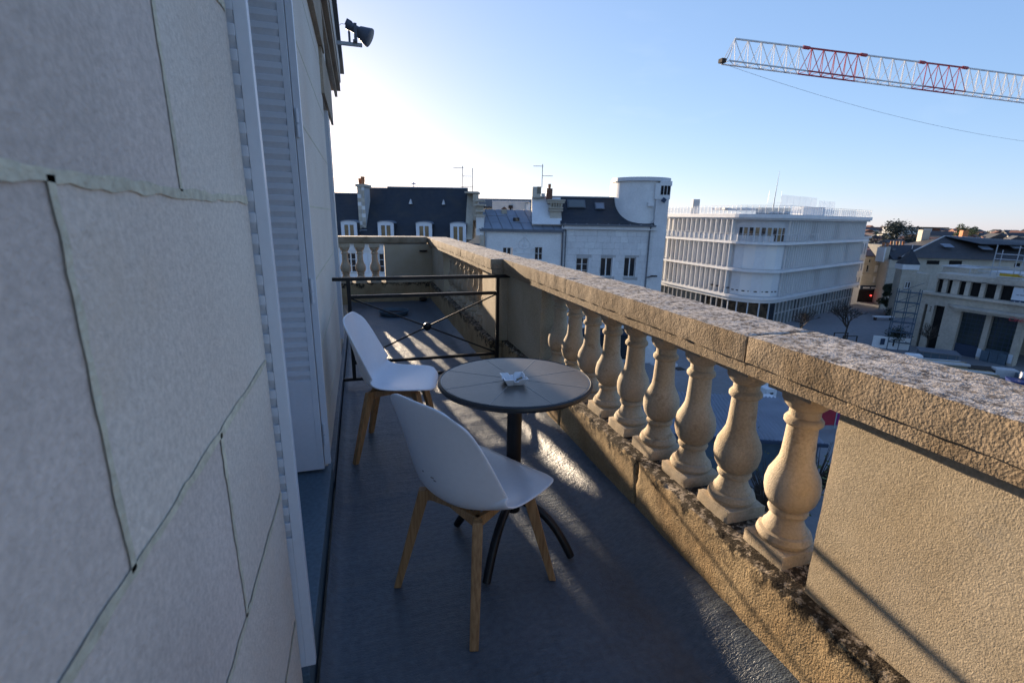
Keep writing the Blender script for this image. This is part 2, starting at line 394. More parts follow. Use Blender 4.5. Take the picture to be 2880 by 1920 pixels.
# ------------------------------------------------------------------ ground
G = -14.0
gb = MB()
for i in range(48):
    a0, a1 = 2*math.pi*i/48, 2*math.pi*(i+1)/48
    gb.add([(0, 0, 0), (1000*math.cos(a0), 1000*math.sin(a0), 0), (1000*math.cos(a1), 1000*math.sin(a1), 0)], [(0, 1, 2)])
g = gb.build('ground', M_ground); g.location = (0, 0, G-.06); g['kind'] = 'structure'
pz = MB().box(-40, 130, 4, 130, -.05, 0).build('plaza', M_plaza); pz['kind'] = 'structure'
pz.location = (0, 0, G); pz.rotation_euler = (0, 0, -YAW)

# ------------------------------------------------------------------ terrace floor
xs = [-.19+.02*i for i in range(68)]; ys = [-.9+.024*i for i in range(376)]
def floor_z(x, y):
    z = 0
    if x > .92: t = min(1, (x-.92)/.2); z += .075*t*t*(3-2*t)
    if x < -.135: t = min(1, (-.135-x)/.055); z += .03*t*t
    z += .005*nz(x, y, 0, 2.2)+.0022*nz(x, y, 3, 9)+.0012*nz(x*.4, y, 5, 26)
    for k, y0 in enumerate((.55, 1.02, 1.62, 2.2, 2.95, 3.8, 4.9)):
        d = y-(y0+.06*(x-.4)+.012*nz(x, k, 5, 4))
        if -.05 < d < .12: z += .0045*(1-abs(d-.03)/.05) if abs(d-.03) < .05 else 0
    return z
fb = MB()
fb.v = [(x, y, floor_z(x, y)) for y in ys for x in xs]
nx = len(xs)
fb.f = [(j*nx+i, j*nx+i+1, (j+1)*nx+i+1, (j+1)*nx+i) for j in range(len(ys)-1) for i in range(nx-1)]
fb.m = [0]*len(fb.f)
fl = fb.build('terrace_floor', M_floor, smooth=True); fl['kind'] = 'structure'
sl_ = MB().box(-1.0, 1.42, -3, 8.2, -.5, -.03).build('terrace_slab', M_soffit); sl_['kind'] = 'structure'

# ------------------------------------------------------------------ hotel facade (left)
hf = T('hotel_facade', 'pale limestone building front on the left with open white metal shutters', 'facade', (-.5, 2, 0))
def HB(name, mt, x0, x1, y0, y1, z0, z1, bevel=0, label=None):
    return MB().box(x0+.5, x1+.5, y0-2, y1-2, z0, z1).build(name, mt, hf, bevel=bevel, label=label)
WX = -.225
HB('mortar_bed', M_mortar, -.9, WX-.0015, -3, 1.185, -.4, 4.2)
# courses of large blocks near the lens (joints at measured heights)
zs = [-.05, .305, .685, 1.028, 1.385, 1.74, 2.09, 2.45, 2.8]
joints = [[-1.2, .98], [-.5, .34, 1.19-.0], [-.9, .787], [-.7, .475], [-.8, .77], [-.3, .56], [-.9, .8], [-.3, .5]]
for i in range(8):
    js = [-2.2]+[j for j in joints[i] if j < 1.1]+[1.187]
    for k in range(len(js)-1):
        ga = -.0005
        j = .0012*random.uniform(-1, 1)
        mb = MB(); y0, y1, z0, z1 = js[k]+ga, js[k+1]-(ga if k < len(js)-2 else 0), zs[i]+ga, zs[i+1]-ga
        ny, nzz = max(2, int((y1-y0)/.03)), max(2, int((z1-z0)/.03))
        vs = []; fs = []
        for a in range(nzz+1):
            for b in range(ny+1):
                y = y0+(y1-y0)*b/ny; z = z0+(z1-z0)*a/nzz
                ed = min(y-y0, y1-y, z-z0, z1-z); jag = 0
                vs.append((WX+j*.3+.0006*nz(y, z, 1, 7)+.0004*nz(y, z, 2, 25)+.5, y-2+jag*(1 if k < len(js)-2 else 0), z+jag))
        for a in range(nzz):
            for b in range(ny):
                q = a*(ny+1)+b; fs.append((q, q+1, q+ny+2, q+ny+1))
        mb.add(vs, fs)
        # side returns so the block has depth
        mb.box(WX-.06+.5, WX-.0045+.5, y0-2, y1-2, z0, z1)
        mb.build('stone_block', (M_wall, M_wall2)[(i*3+k) % 3 == 1], hf, smooth=True)
HB('stone_reveal', M_wall, -.9, WX-.001, 1.16, 1.19, -.4, 3.0)
def mortar(pts_fn, n, wd, seed):
    mb = MB(); vs = []
    for i in range(n+1):
        y, z, ty, tz = pts_fn(i/n)
        for s_g in (-1, 1):
            q = s_g*wd*(.75+.55*nz(i*.31, seed, s_g, 1.3)+.25*nz(i*.9, seed, s_g+5, 1.7))
            vs.append((WX+.0019+.5, y+ty*q-2, z+tz*q))
    mb.add(vs, [(2*i, 2*i+1, 2*i+3, 2*i+2) for i in range(n)])
    mb.build('mortar_joint', M_mortar, hf)
for i, z in enumerate(zs[1:-1]):
    mortar(lambda t, z=z: (-1.5+t*2.68, z+.004*nz(t*6, z, 0, 1), 0, 1), 150, .0085, i)
for i in range(8):
    for j in joints[i]:
        if -.8 < j < 1.1: mortar(lambda t, j=j, i=i: (j+.004*nz(t*3, j, 4, 1), zs[i]+t*(zs[i+1]-zs[i]), 1, 0), 24, .0075, 20+i)
# window recess
HB('window_frame', M_shut, -.60, -.56, 1.19, 2.42, .12, 2.95)
gl = HB('window_pane', M_glass, -.605, -.555, 1.36, 1.76, .9, 2.8); HB('window_pane', M_glass, -.605, -.555, 1.84, 2.26, .9, 2.8)
# far pier, lintels, second opening, corner
HB('stone_pier', M_wall, -.9, WX, 2.40, 4.50, -.4, 3.0)
for z in (.31, .69, 1.04, 1.39, 1.75, 2.1, 2.46):
    HB('pier_joint', M_mortar, WX-.01, WX+.0012, 2.41, 4.49, z-.004, z+.004)
HB('window_lintel', M_wall, -.9, WX, 1.16, 2.40, 2.95, 3.6)
HB('stone_corner', M_wall, -.9, WX, 5.05, 5.5, -.4, 3.0)
HB('window_lintel', M_wall, -.9, WX-.001, 4.5, 5.05, 2.27, 3.0)
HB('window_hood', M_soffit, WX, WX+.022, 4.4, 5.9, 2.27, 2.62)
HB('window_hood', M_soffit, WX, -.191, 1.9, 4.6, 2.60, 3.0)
HB('window_frame', M_shut, -.42, -.38, 4.5, 5.05, .1, 2.27)
HB('window_pane', M_glass, -.425, -.375, 4.58, 4.97, .4, 2.2)
HB('shutter_leaf', M_shut, -.40, -.215, 5.0, 5.035, .14, 2.25)
HB('recessed_wall', M_white, -.95, -.36, 5.5, 8.05, -14, 3.0)
HB('recessed_window', M_glass, -.365, -.352, 6.6, 7.3, .35, 1.25)
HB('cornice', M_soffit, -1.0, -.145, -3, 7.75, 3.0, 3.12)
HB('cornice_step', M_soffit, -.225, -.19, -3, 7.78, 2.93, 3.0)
HB('cornice_fascia', M_wall, -1.0, -.135, -3, 7.8, 3.12, 3.40)
HB('gutter', M_black, -1.0, -.09, -3, 8.5, 3.40, 3.47)
HB('upper_wall', M_wall, -1.2, -.5, -3, 8.0, 3.47, 4.6)
HB('lower_wall', M_cream, -1.2, -.37, -3, 8.05, -14, -.4)
# sill
sb = MB().prism([(-.58+.5, 1.19-2, .135), (-.206+.5, 1.19-2, .112), (-.205+.5, 1.19-2, -.02), (-.58+.5, 1.19-2, -.02)], (0, 1.25, 0))
sb.build('window_sill', M_sill, hf, bevel=.004)
up_ = MB().box(-.235+.5, -.198+.5, -2.9, -.815, -.02, .085); up_.box(-.235+.5, -.198+.5, .40, 3.5, -.02, .085)
up_.build('floor_upstand', M_floor, hf, bevel=.006)

def shutter_leaf(y, xr, width, z0, z1, first, pitch, sx0, sx1, nsl, th=.03, drop=.0):
    """folded metal leaf facing the camera: a sheet with stamped louvre slots"""
    ys0 = y-2
    x0 = xr-width
    mb = MB()
    # stiles, rails between slots
    mb.box(x0+.5, sx0+.5, ys0, ys0+th, z0, z1); mb.box(sx1+.5, xr+.5, ys0, ys0+th, z0, z1)
    zz = first; h = pitch*.5
    mb.box(sx0+.5, sx1+.5, ys0+.0002, ys0+th, z0, zz)
    for k in range(nsl):
        mb.box(sx0+.5, sx1+.5, ys0+.0002, ys0+th, zz+k*pitch+h, zz+(k+1)*pitch)
    mb.box(sx0+.5, sx1+.5, ys0+.0002, ys0+th, zz+nsl*pitch, z1)
    leaf = mb.build('shutter', M_shut, hf, bevel=.0015)
    sl_me = None
    for k in range(nsl):
        z = zz+k*pitch
        if sl_me is None:
            b = MB().prism([(sx0+.501, ys0+.0085, -.001), (sx1+.499, ys0+.0085, -.001), (sx1+.499, ys0+.0006, h+.001), (sx0+.501, ys0+.0006, h+.001)], (0, .004, 0))
            o = b.build('louvre', M_slot, leaf); sl_me = o.data; o.location.z = z
        else:
            o = bpy.data.objects.new('louvre', sl_me); col.objects.link(o); o.parent = leaf; o.location.z = z
    return leaf
LB = shutter_leaf(2.33, -.235, .185, .135, 2.9, .60, .0462, -.385, -.262, 49)
LA = shutter_leaf(1.197, -.189, .22, .131, 2.9, .545, .0452, -.36, -.214, 51, .025)
LC = MB().box(-.47+.5, -.424+.5, .345, .38, .135, 2.9).build('shutter_stile', M_shut, hf, bevel=.001)
ed = MB().box(-.232+.5, -.205+.5, .338, .372, .155, 2.9).build('shutter_edge', M_shut, hf, bevel=.002)
for z in (.32, 1.02, 1.72, 2.35):
    h_ = MB()
    h_.lathe([(.005, 0), (.005, .1)], (-.424+.5, .326, z), 8); h_.box(-.448+.5, -.43+.5, .3435, .3455, z+.01, z+.09)
    h2_ = MB(); h2_.lathe([(.006, 0), (.006, .055)], (-.222+.5, .332, z+.0), 8); h2_.lathe([(.006, 0), (.006, .05)], (-.222+.5, .332, z-.055), 8)
    h2_.build('hinge_knuckle', M_shut, hf, smooth=True)
    h_.build('hinge', M_shut, hf, smooth=True)
    for q in (.025, .05, .075):
        MB().lathe([(.003, 0), (.003, .002)], (0, 0, 0), 8).build('screw', M_rust, hf).matrix_local = Matrix.Translation((-.44+.5, .3425, z+q)) @ Matrix.Rotation(R(90), 4, 'X')

# ------------------------------------------------------------------ balustrades
def rough_box(name, mt, parent, x0, x1, y0, y1, z0, z1, step=.02, amp=.004, edge=.006, ss=1., org=(0, 0, 0)):
    """box with subdivided, slightly eroded surface (open underside is closed too)"""
    nxn, nyn, nzn = [max(1, min(90, int(round((b-a)/step)))) for a, b in ((x0, x1), (y0, y1), (z0, z1))]
    vid = {}; mb = MB(); vs = []
    def vert(i, j, k):
        if (i, j, k) in vid: return vid[i, j, k]
        x = x0+(x1-x0)*i/nxn; y = y0+(y1-y0)*j/nyn; z = z0+(z1-z0)*k/nzn
        d = Vector(((i in (0, nxn)) * (1 if i else -1), (j in (0, nyn))*(1 if j else -1), (k in (0, nzn))*(1 if k else -1)))
        p = Vector((x, y, z)); wx, wy, wz = x+org[0], y+org[1], z+org[2]
        c = sum(1 for q in d if q)
        off = amp*(nz(wx, wy, wz, 9*ss)+.6*nz(wx, wy, wz, 31*ss))
        if c >= 2: off -= edge*(.6+.9*nz(wx, wy, wz, 14*ss)+.5*nz(wx, wy, wz, 45*ss))
        p += d.normalized()*off if c else d
        vid[i, j, k] = len(vs); vs.append(p); return vid[i, j, k]
    fs = []
    for k in (0, nzn):
        for i in range(nxn):
            for j in range(nyn):
                q = [vert(i, j, k), vert(i+1, j, k), vert(i+1, j+1, k), vert(i, j+1, k)]; fs.append(q if k else q[::-1])
    for j in (0, nyn):
        for i in range(nxn):
            for k in range(nzn):
                q = [vert(i, j, k), vert(i+1, j, k), vert(i+1, j, k+1), vert(i, j, k+1)]; fs.append(q[::-1] if j else q)
    for i in (0, nxn):
        for j in range(nyn):
            for k in range(nzn):
                q = [vert(i, j, k), vert(i, j+1, k), vert(i, j+1, k+1), vert(i, j, k+1)]; fs.append(q if i else q[::-1])
    mb.add(vs, fs)
    return mb.build(name, mt, parent, smooth=True)

PROF = [(.06, .342), (.077, .346), (.084, .362), (.078, .379), (.067, .383), (.067, .391), (.060, .40), (.051, .422), (.048, .437), (.056, .441), (.060, .451), (.057, .461),
        (.051, .465), (.062, .474), (.074, .494), (.0805, .522), (.081, .548), (.075, .578), (.061, .606), (.051, .63), (.0475, .655), (.0455, .70), (.0435, .747), (.050, .750), (.0555, .757), (.0555, .767), (.050, .775), (.0445, .778),
        (.0445, .801), (.052, .806), (.062, .817), (.069, .831), (.070, .851)]
_bal = None
def baluster(parent, x, y, first_rot=0):
    global _bal
    if _bal is None:
        mb = MB()
        v0 = len(mb.v); mb.lathe(PROF, (0, 0, 0), 40)
        # gentle erosion of the turned stone
        mb.v = [(px*(1+.012*nz(px, py, pz_, 30)), py*(1+.012*nz(px+3, py, pz_, 30)), pz_+.001*nz(px, py, pz_, 20)) for px, py, pz_ in mb.v]
        o = mb.build('baluster', M_bal, parent, smooth=True)
        b = rough_box('base_block', M_bal, o, -.085, .085, -.085, .085, .285, .345, .017, .0025, .006)
        a = rough_box('abacus', M_bal, o, -.08, .08, -.079, .079, .851, .914, .016, .0015, .003)
        _bal = o; o.location = (x, y, 0); return o
    o = dup(_bal, parent, (x, y, 0), first_rot)
    return o

# near section
b1 = T('balustrade', 'weathered stone balustrade with nine balusters along the right side by the table', 'balustrade', (1.2, 2, 0))
ys_b = [1.062+.2445*i for i in range(9)]
for i, y in enumerate(ys_b):
    baluster(b1, .087, y-2+.004*nz(i, 3, 1, 3.3), R(90)*(i % 4))
L1 = [(-1.6, -.15), (-.15, 1.19), (1.19, 2.62), (2.62, 3.985)]
for a, b in L1:
    rough_box('coping_stone', M_coping, b1, -.055, .222, a-2+.001, b-2-.001, .9225, 1.01, .016, .003, .0042, org=(1.2, 2, 0))
    rough_box('coping_fillet', M_coping, b1, -.046, .21, a-2+.001, b-2-.001, .884, .9245, .02, .0012, .0015, org=(1.2, 2, 0))
for k, (a, b) in enumerate([(-1.6, .2), (.2, 1.72), (1.72, 2.62), (2.62, 3.985)]):
    rough_box('plinth_stone', M_plinth, b1, -.06, .22, a-2+.001, b-2-.001, -.3, .30, .017, .0035, .012, org=(1.2, 2, 0))
rough_box('panel', M_panel, b1, -.005, .17, -1.6-2, .887-2, .292, .905, .03, .0012, .002, org=(1.2, 2, 0))
rough_box('panel', M_panel, b1, -.005, .17, 3.155-2, 3.985-2, .292, .905, .03, .0012, .002, org=(1.2, 2, 0))

# far side section beyond the railing, set inward
FX = 1.09
b2 = T('balustrade', 'far stretch of the side balustrade beyond the black railing, set slightly inward', 'balustrade', (FX, 6, 0))
for i in range(9):
    baluster(b2, .10, 4.62+.245*i-6, R(90)*(i % 4))
for a, b in [(3.98, 5.3), (5.3, 6.65), (6.65, 8.2)]:
    rough_box('coping_stone', M_coping, b2, -.05, .285, a-6+.001, b-6-.001, .9225, 1.01, .024, .003, .006, org=(FX, 6, 0))
    rough_box('coping_fillet', M_coping, b2, -.042, .265, a-6+.001, b-6-.001, .884, .9245, .03, .0015, .003, org=(FX, 6, 0))
for a, b in [(3.982, 6.0), (6.0, 8.2)]:
    rough_box('plinth_stone', M_plinth, b2, -.055, .24, a-6, b-6-.001, -.3, .30, .024, .003, .010, org=(FX, 6, 0))
rough_box('pier', M_panel, b2, .0, .19, 3.984-6, 4.48-6, .292, .905, .03, .0012, .002, org=(FX, 6, 0))
rough_box('pier', M_panel, b2, .0, .19, 6.80-6, 8.1-6, .292, .905, .03, .0012, .002, org=(FX, 6, 0))

# end section
b3 = T('balustrade', 'short stone balustrade closing the far end of the terrace with three balusters', 'balustrade', (.3, 8.0, 0))
for x in (-.245, -.022, .2):
    baluster(b3, x-.3, .03, 0)
rough_box('coping_stone', M_coping, b3, -.345-.3, .1002-.3, -.06, .3, .9305, 1.02, .03, .002, .004, org=(.3, 8, 0))
rough_box('coping_stone', M_coping, b3, .1-.3, 1.02-.3, -.06, .3, .9305, 1.02, .03, .002, .004, org=(.3, 8, 0))
rough_box('coping_fillet', M_coping, b3, -.345-.3, 1.02-.3, -.045, .28, .912, .932, .03, .001, .002, org=(.3, 8, 0))
rough_box('panel', M_panel, b3, .35-.3, 1.105-.3, -.05, .12, .292, .902, .03, .0012, .002, org=(.3, 8, 0))
rough_box('plinth_stone', M_plinth, b3, -.345-.3, 1.10-.3, -.065, .25, -.3, .305, .03, .003, .008, org=(.3, 8, 0))

tag(MB().box(-.09, .03, -.018, .018, -.014, .014).build('pipe_stub', M_rust), 'short rusty pipe stub poking from the corner of the far end panel', 'pipe').location = (.985, 7.93, .80)
tag(MB().lathe([(.001, .0), (.045, 0), (.06, .012), (.062, .035), (.02, .045)], (0, 0, 0), 18).build('rain_outlet', M_rust, smooth=True), 'dark rainwater outlet in the far floor corner by the end balustrade', 'outlet').location = (.92, 7.86, .02)
dr = T('plant_saucer', 'round dark saucer lying on the far floor beyond the railing', 'saucer', (.39, 6.85, .004))
MB().lathe([(.001, 0), (.17, 0), (.195, .05), (.20, .052), (.205, .048), (.182, -.002)], (0, 0, .006), 40, False).build('dish', M_sill, dr, smooth=True)
MB().lathe([(.001, .012), (.174, .012)], (0, 0, .006), 32, False).build('dirt', M_rust, dr)

# ------------------------------------------------------------------ black railing
GY = 3.93
rl = T('metal_railing', 'black metal railing with crossed bars and round boss spanning the terrace', 'railing', (.5, GY, 0))
def RB(name, p, q, wd, lab=None):
    MB().bar((p[0]-.5, 0, p[1]), (q[0]-.5, 0, q[1]), wd).build(name, M_black, rl, bevel=.0015)
s_ = lambda z: EYE-(EYE-z)*.961
RB('top_rail', (-.25, s_(.851)), (1.2, s_(.851)), .027)
RB('middle_rail', (-.105, s_(.706)), (1.085, s_(.706)), .026)
RB('lower_rail', (-.105, s_(.15)), (1.085, s_(.15)), .024)
RB('bottom_rail', (-.235, s_(.006)), (1.15, s_(.006)), .024)
RB('post', (-.11, s_(.0)), (-.11, s_(.845)), .028); RB('post', (1.087, s_(.0)), (1.087, s_(.845)), .028)
bc = (.487, s_(.431))
for px, pz_ in ((-.1, .695), (1.08, .695), (-.1, .16), (1.08, .16)):
    MB().tube([(bc[0]-.5, 0, bc[1]), (px-.5, 0, s_(pz_))], .0065, 8).build('diagonal_bar', M_black, rl, smooth=True)
bo = MB(); bo.lathe([(.001, -.02), (.022, -.018), (.033, -.008), (.033, .008), (.022, .018), (.001, .02)], (0, 0, 0), 20)
bo = bo.build('boss', M_black, rl, smooth=True); bo.rotation_euler = (R(90), 0, 0); bo.location = (bc[0]-.5, 0, bc[1])
MB().box(-.012, .012, -.03, .0, -.012, .012).build('bolt', M_black, rl).location = (-.09-.5, -.005, .31)

# ------------------------------------------------------------------ chairs
def chair_shell():
    prof = [(.232, .406), (.215, .423), (.17, .428), (.09, .421), (.0, .411), (-.07, .406), (-.125, .414), (-.163, .440), (-.188, .488), (-.205, .556), (-.222, .64), (-.24, .722), (-.254, .785), (-.258, .812)]
    wid = [.178, .205, .222, .232, .236, .236, .235, .233, .229, .222, .212, .197, .181, .168]
    lift = [.000, .004, .012, .022, .036, .055, .080, .098, .100, .088, .066, .044, .026, .018]
    NV, NU = 40, 32
    def lerp(arr, t):
        t = max(0, min(1, t))*(len(arr)-1); i = min(int(t), len(arr)-2); f = t-i
        p0, p1, p2, p3 = [arr[max(0, min(len(arr)-1, j))] for j in (i-1, i, i+1, i+2)]
        g = lambda a, b, c, d: b+.5*f*(c-a+f*(2*a-5*b+4*c-d+f*(3*(b-c)+d-a)))
        return tuple(g(*q) for q in zip(p0, p1, p2, p3)) if isinstance(p0, tuple) else g(p0, p1, p2, p3)
    vs = []; fs = []
    for j in range(NV+1):
        for i in range(NU+1):
            u0 = -1+2*i/NU; s0 = -1+2*j/NV
            s1 = s0*math.sqrt(1-.30*abs(u0)**4)
            u1 = u0*math.sqrt(1-.36*abs(s0)**14)
            t = (s1+1)/2
            f, z = lerp(prof, t); wd = lerp(wid, t); lf = lerp(lift, t)
            p1 = lerp(prof, min(1, t+.02)); p0 = lerp(prof, max(0, t-.02))
            tx, tz = p1[0]-p0[0], p1[1]-p0[1]; q = math.hypot(tx, tz) or 1
            nx_, nz_ = tz/q, -tx/q
            nx_, nz_ = (nx_, nz_) if (nx_*.6+nz_) > 0 else (-nx_, -nz_)
            k = abs(u1)**2.3*lf
            vs.append((f+nx_*k, u1*wd, z+nz_*k))
    for j in range(NV):
        for i in range(NU):
            a = j*(NU+1)+i; fs.append((a, a+1, a+NU+2, a+NU+1))
    return vs, fs
def make_chair(label, loc, rz):
    t = T('chair', label, 'chair', loc, rz, 'white shell chairs on the terrace')
    mb = MB(); mb.add(*chair_shell())
    sh = mb.build('shell', M_plastic, t, smooth=True)
    so_ = sh.modifiers.new('thick', 'SOLIDIFY'); so_.thickness = .009; so_.offset = 0
    bv = sh.modifiers.new('sub', 'SUBSURF'); bv.levels = 1; bv.render_levels = 1
    for sx in (-1, 1):
        for sy in (-1, 1):
            top = Vector((.0+sx*.125, sy*.135, .40)); bot = Vector((sx*.212, sy*.205, 0))
            d = (bot-top)
            lg = MB(); a = math.atan2(sy, sx)
            ex = Vector((math.cos(a), math.sin(a), 0)); ey = Vector((-math.sin(a), math.cos(a), 0))
            v = []
            for p, wdt, dp in ((top, .034, .042), (top+d*.25, .034, .04), (bot, .030, .026)):
                v += [p+ex*(dp/2)*i+ey*(wdt/2)*j for i, j in ((-1, -1), (1, -1), (1, 1), (-1, 1))]
            f = [(3, 2, 1, 0), (8, 9, 10, 11)]+[(q*4+i, q*4+(i+1) % 4, q*4+4+(i+1) % 4, q*4+4+i) for q in (0, 1) for i in range(4)]
            lg.add(v, f).build('leg', M_wood, t, bevel=.003)
    for s in (-1, 1):
        # crossed under-seat rails, deeper at their ends
        e = Vector((.125, s*.135, 0)); n = Vector((-e.y, e.x, 0)).normalized()*.011
        z0 = .402
        pts = [-e+Vector((0, 0, z0)), e+Vector((0, 0, z0)), e+Vector((0, 0, z0-.045)), Vector((0, 0, z0-.02)), -e+Vector((0, 0, z0-.045))]
        MB().prism([p-n for p in pts], n*2).build('seat_rail', M_wood, t)
    for sx in (-1, 1):
        pts = [Vector((sx*.125, -.13, .403)), Vector((sx*.125, .13, .403)), Vector((sx*.13, .13, .366)), Vector((sx*.127, 0, .386)), Vector((sx*.13, -.13, .366))]
        MB().prism(pts, (-.018*sx, 0, 0)).build('end_rail', M_wood, t)
    for sy in (-1, 1):
        pts = [Vector((-.12, sy*.135, .403)), Vector((.12, sy*.135, .403)), Vector((.125, sy*.14, .366)), Vector((0, sy*.137, .386)), Vector((-.125, sy*.14, .366))]
        MB().prism(pts, (0, -.018*sy, 0)).build('side_rail', M_wood, t)
    return t
c1 = make_chair('white shell chair in the background by the wall, facing right towards the table', (.155, 2.745, .003), math.atan2(-.226, .974))
c2 = make_chair('white shell chair in the foreground with its scuffed back to the viewer', (.348, 1.527, .003), math.atan2(.527, .85))
for k, (y, z, l) in enumerate([(.02, .55, .008), (-.028, .543, .014), (-.04, .537, .012)]):
    MB().box(-.2172-.004*0, -.2160, y, y+l, z, z+.004).build('scuff', M_scuff, c2)

# ------------------------------------------------------------------ table
TX, TY, TZ = .551, 1.717, .74
tb = T('round_table', 'small round table with dark segmented top and black pedestal', 'table', (TX, TY, 0))
MB().lathe([(.001, -.022), (.285, -.022), (.298, -.018), (.303, -.009), (.301, 0), (.294, .0035), (.290, .0005)], (0, 0, TZ), 96).build('rim', M_rim, tb, smooth=True)
MB().lathe([(.001, .0), (.29, .0)], (0, 0, TZ+.0012), 96, False).build('rib_plate', M_groove, tb)
for k in range(8):
    a0 = R(9.5+45*k); da = R(45); n = 12
    off = .0011; ctr = Vector((off/math.sin(da/2)*math.cos(a0+da/2), off/math.sin(da/2)*math.sin(a0+da/2), 0))
    pts = [ctr]
    for i in range(n+1):
        a = a0+da*i/n; p = Vector((.287*math.cos(a), .287*math.sin(a), 0))
        if i == 0: p += Vector((-math.sin(a0), math.cos(a0), 0))*off
        if i == n: p -= Vector((-math.sin(a0+da), math.cos(a0+da), 0))*off
        pts.append(p)
    MB().prism([p+Vector((0, 0, TZ+.0005)) for p in pts], (0, 0, .0015)).build('top_segment', M_table, tb)
for k in range(8):
    a0 = R(9.5+45*k); d = Vector((math.cos(a0), math.sin(a0), 0)); n = Vector((-d.y, d.x, 0))*.0013
    MB().prism([d*.008+n+Vector((0, 0, TZ+.0012)), d*.286+n+Vector((0, 0, TZ+.0012)), d*.286-n+Vector((0, 0, TZ+.0012)), d*.008-n+Vector((0, 0, TZ+.0012))], (0, 0, .0016)).build('rib', M_groove, tb)
MB().lathe([(.03, .16), (.03, TZ-.022)], (0, 0, 0), 28).build('column', M_black, tb, smooth=True)
MB().lathe([(.075, TZ-.034), (.08, TZ-.0225)], (0, 0, 0), 28).build('mount_plate', M_black, tb, smooth=True)
for px, py in ((.342, 1.886), (.382, 1.50), (.752, 1.55), (.712, 1.935)):
    d = Vector((px-TX, py-TY, 0)); rr = d.length; d.normalize()
    pts = []
    for i in range(15):
        t = i/14; x = .012+(rr-.012)*t; z = .012+.20*(1-t**2.4)
        pts.append(d*x+Vector((0, 0, z)))
    MB().tube(pts, .016, 10, [.017]*14+[.016]).build('foot', M_black, tb, smooth=True)

at_ = T('ashtray', 'square white porcelain ashtray in the middle of the round table', 'ashtray', (.531, 1.672, TZ+.002), R(-3))
o_, i_, b_ = .047, .041, .030
mb = MB()
def ring(h, z, rise=0):
    out_ = []
    for sx, sy in ((-1, -1), (1, -1), (1, 1), (-1, 1)):
        out_.append((sx*h, sy*h, z+rise))
        nx2, ny2 = {(-1, -1): (0, -1), (1, -1): (1, 0), (1, 1): (0, 1), (-1, 1): (-1, 0)}[(sx, sy)]
        tx_, ty_ = -ny2, nx2
        for q, dz in ((-.32, 0), (-.16, -.5), (.16, -.5), (.32, 0)):
            out_.append((nx2*h+tx_*q*h, ny2*h+ty_*q*h, z+(rise if dz == 0 else rise-.009 if rise else 0)))
    return out_
rings = [ring(b_, 0), ring(o_, .024, .004), ring(o_-.004, .025, .004), ring(b_-.004, .006)]
n = len(rings[0])
mb.add([p for r_ in rings for p in r_], [tuple(range(n))[::-1], tuple(3*n+i for i in range(n))]+[(j*n+i, j*n+(i+1) % n, (j+1)*n+(i+1) % n, (j+1)*n+i) for j in range(3) for i in range(n)])
mb.build('dish', M_porc, at_, bevel=.0012)
ab = MB()
for k in range(9):
    x, y = random.uniform(-.02, .02), random.uniform(-.02, .02); ab.box(x-.002, x+.003, y-.002, y+.002, .006, .0085)
ab.build('ash', M_ash, at_, kind='stuff')
MB().tube([(.012, .004, .011), (.034, .006, .018)], .0038, 10).build('cigarette_end', M_timber, at_, smooth=True)

# ------------------------------------------------------------------ floodlight
fl_ = T('floodlight', 'dark grey floodlight on a short bracket under the roof edge, against the sky', 'floodlight', (0, 6.6, 3.27))
MB().box(-.16, .152, -.02, .02, -.017, .017).build('bracket_arm', M_steel, fl_)
MB().box(.0, .026, -.018, .018, .017, .13).build('bracket_post', M_grey, fl_)
yk = MB(); yk.box(.066, .10, -.085, -.078, .03, .20); yk.box(.066, .10, .078, .085, .03, .20); yk.box(.05, .10, -.085, .085, .015, .03)
yk.build('yoke', M_grey, fl_)
hd = MB(); hd.lathe([(.03, -.10), (.05, -.09), (.053, -.055), (.045, -.05), (.045, .035), (.052, .055), (.062, .06), (.105, .185), (.103, .195), (.088, .2)], (0, 0, 0), 28)
hd = hd.build('lamp_head', M_grey, fl_, smooth=True); hd.rotation_euler = (0, R(118), R(-14)); hd.location = (.075, 0, .165)
hb = MB().box(-.035, .035, -.035, .035, -.085, -.02).build('gear_box', M_grey, fl_, bevel=.006); hb.rotation_euler = (0, R(118), R(-14)); hb.location = (.062, 0, .19)
MB().tube([(-.1, 0, .17), (-.07, 0, .2), (-.03, 0, .20), (-.01, 0, .185)], .003, 6).build('cable', M_steel, fl_)

# ================================================================== TOWN
def window(parent, x, z, wd, ht, y=0., depth=.22, leaves=2, frame=M_white, pane=M_glass, bars=0, sill=True, name='window', frw=.07):
    """recessed window: dark reveal box, frame, panes as sub-parts, sill. x = left edge, z = bottom, facade plane y, recess goes +y"""
    fr = MB()
    yy = y+depth
    fr.box(x, x+frw, yy-.05, yy+.02, z, z+ht); fr.box(x+wd-frw, x+wd, yy-.05, yy+.02, z, z+ht)
    fr.box(x+frw, x+wd-frw, yy-.05, yy+.02, z+ht-frw, z+ht); fr.box(x+frw, x+wd-frw, yy-.05, yy+.02, z, z+frw)
    for k in range(1, leaves):
        c = x+wd*k/leaves; fr.box(c-frw*.8, c+frw*.8, yy-.06, yy+.02, z+frw, z+ht-frw)
    for k in range(bars):
        c = z+ht*(k+1)/(bars+1); fr.box(x+frw, x+wd-frw, yy-.045, yy+.01, c-.025, c+.025)
    f = fr.build(name, frame, parent)
    for k in range(leaves):
        a, b = x+wd*k/leaves+frw, x+wd*(k+1)/leaves-frw
        block('pane', f, pane, a, b, yy-.01, yy+.015, z+frw*.5, z+ht-frw*.5)
    if sill: block('window_sill', f, M_conc, x-.08, x+wd+.08, y-.1, y+.12, z-.1, z)
    return f

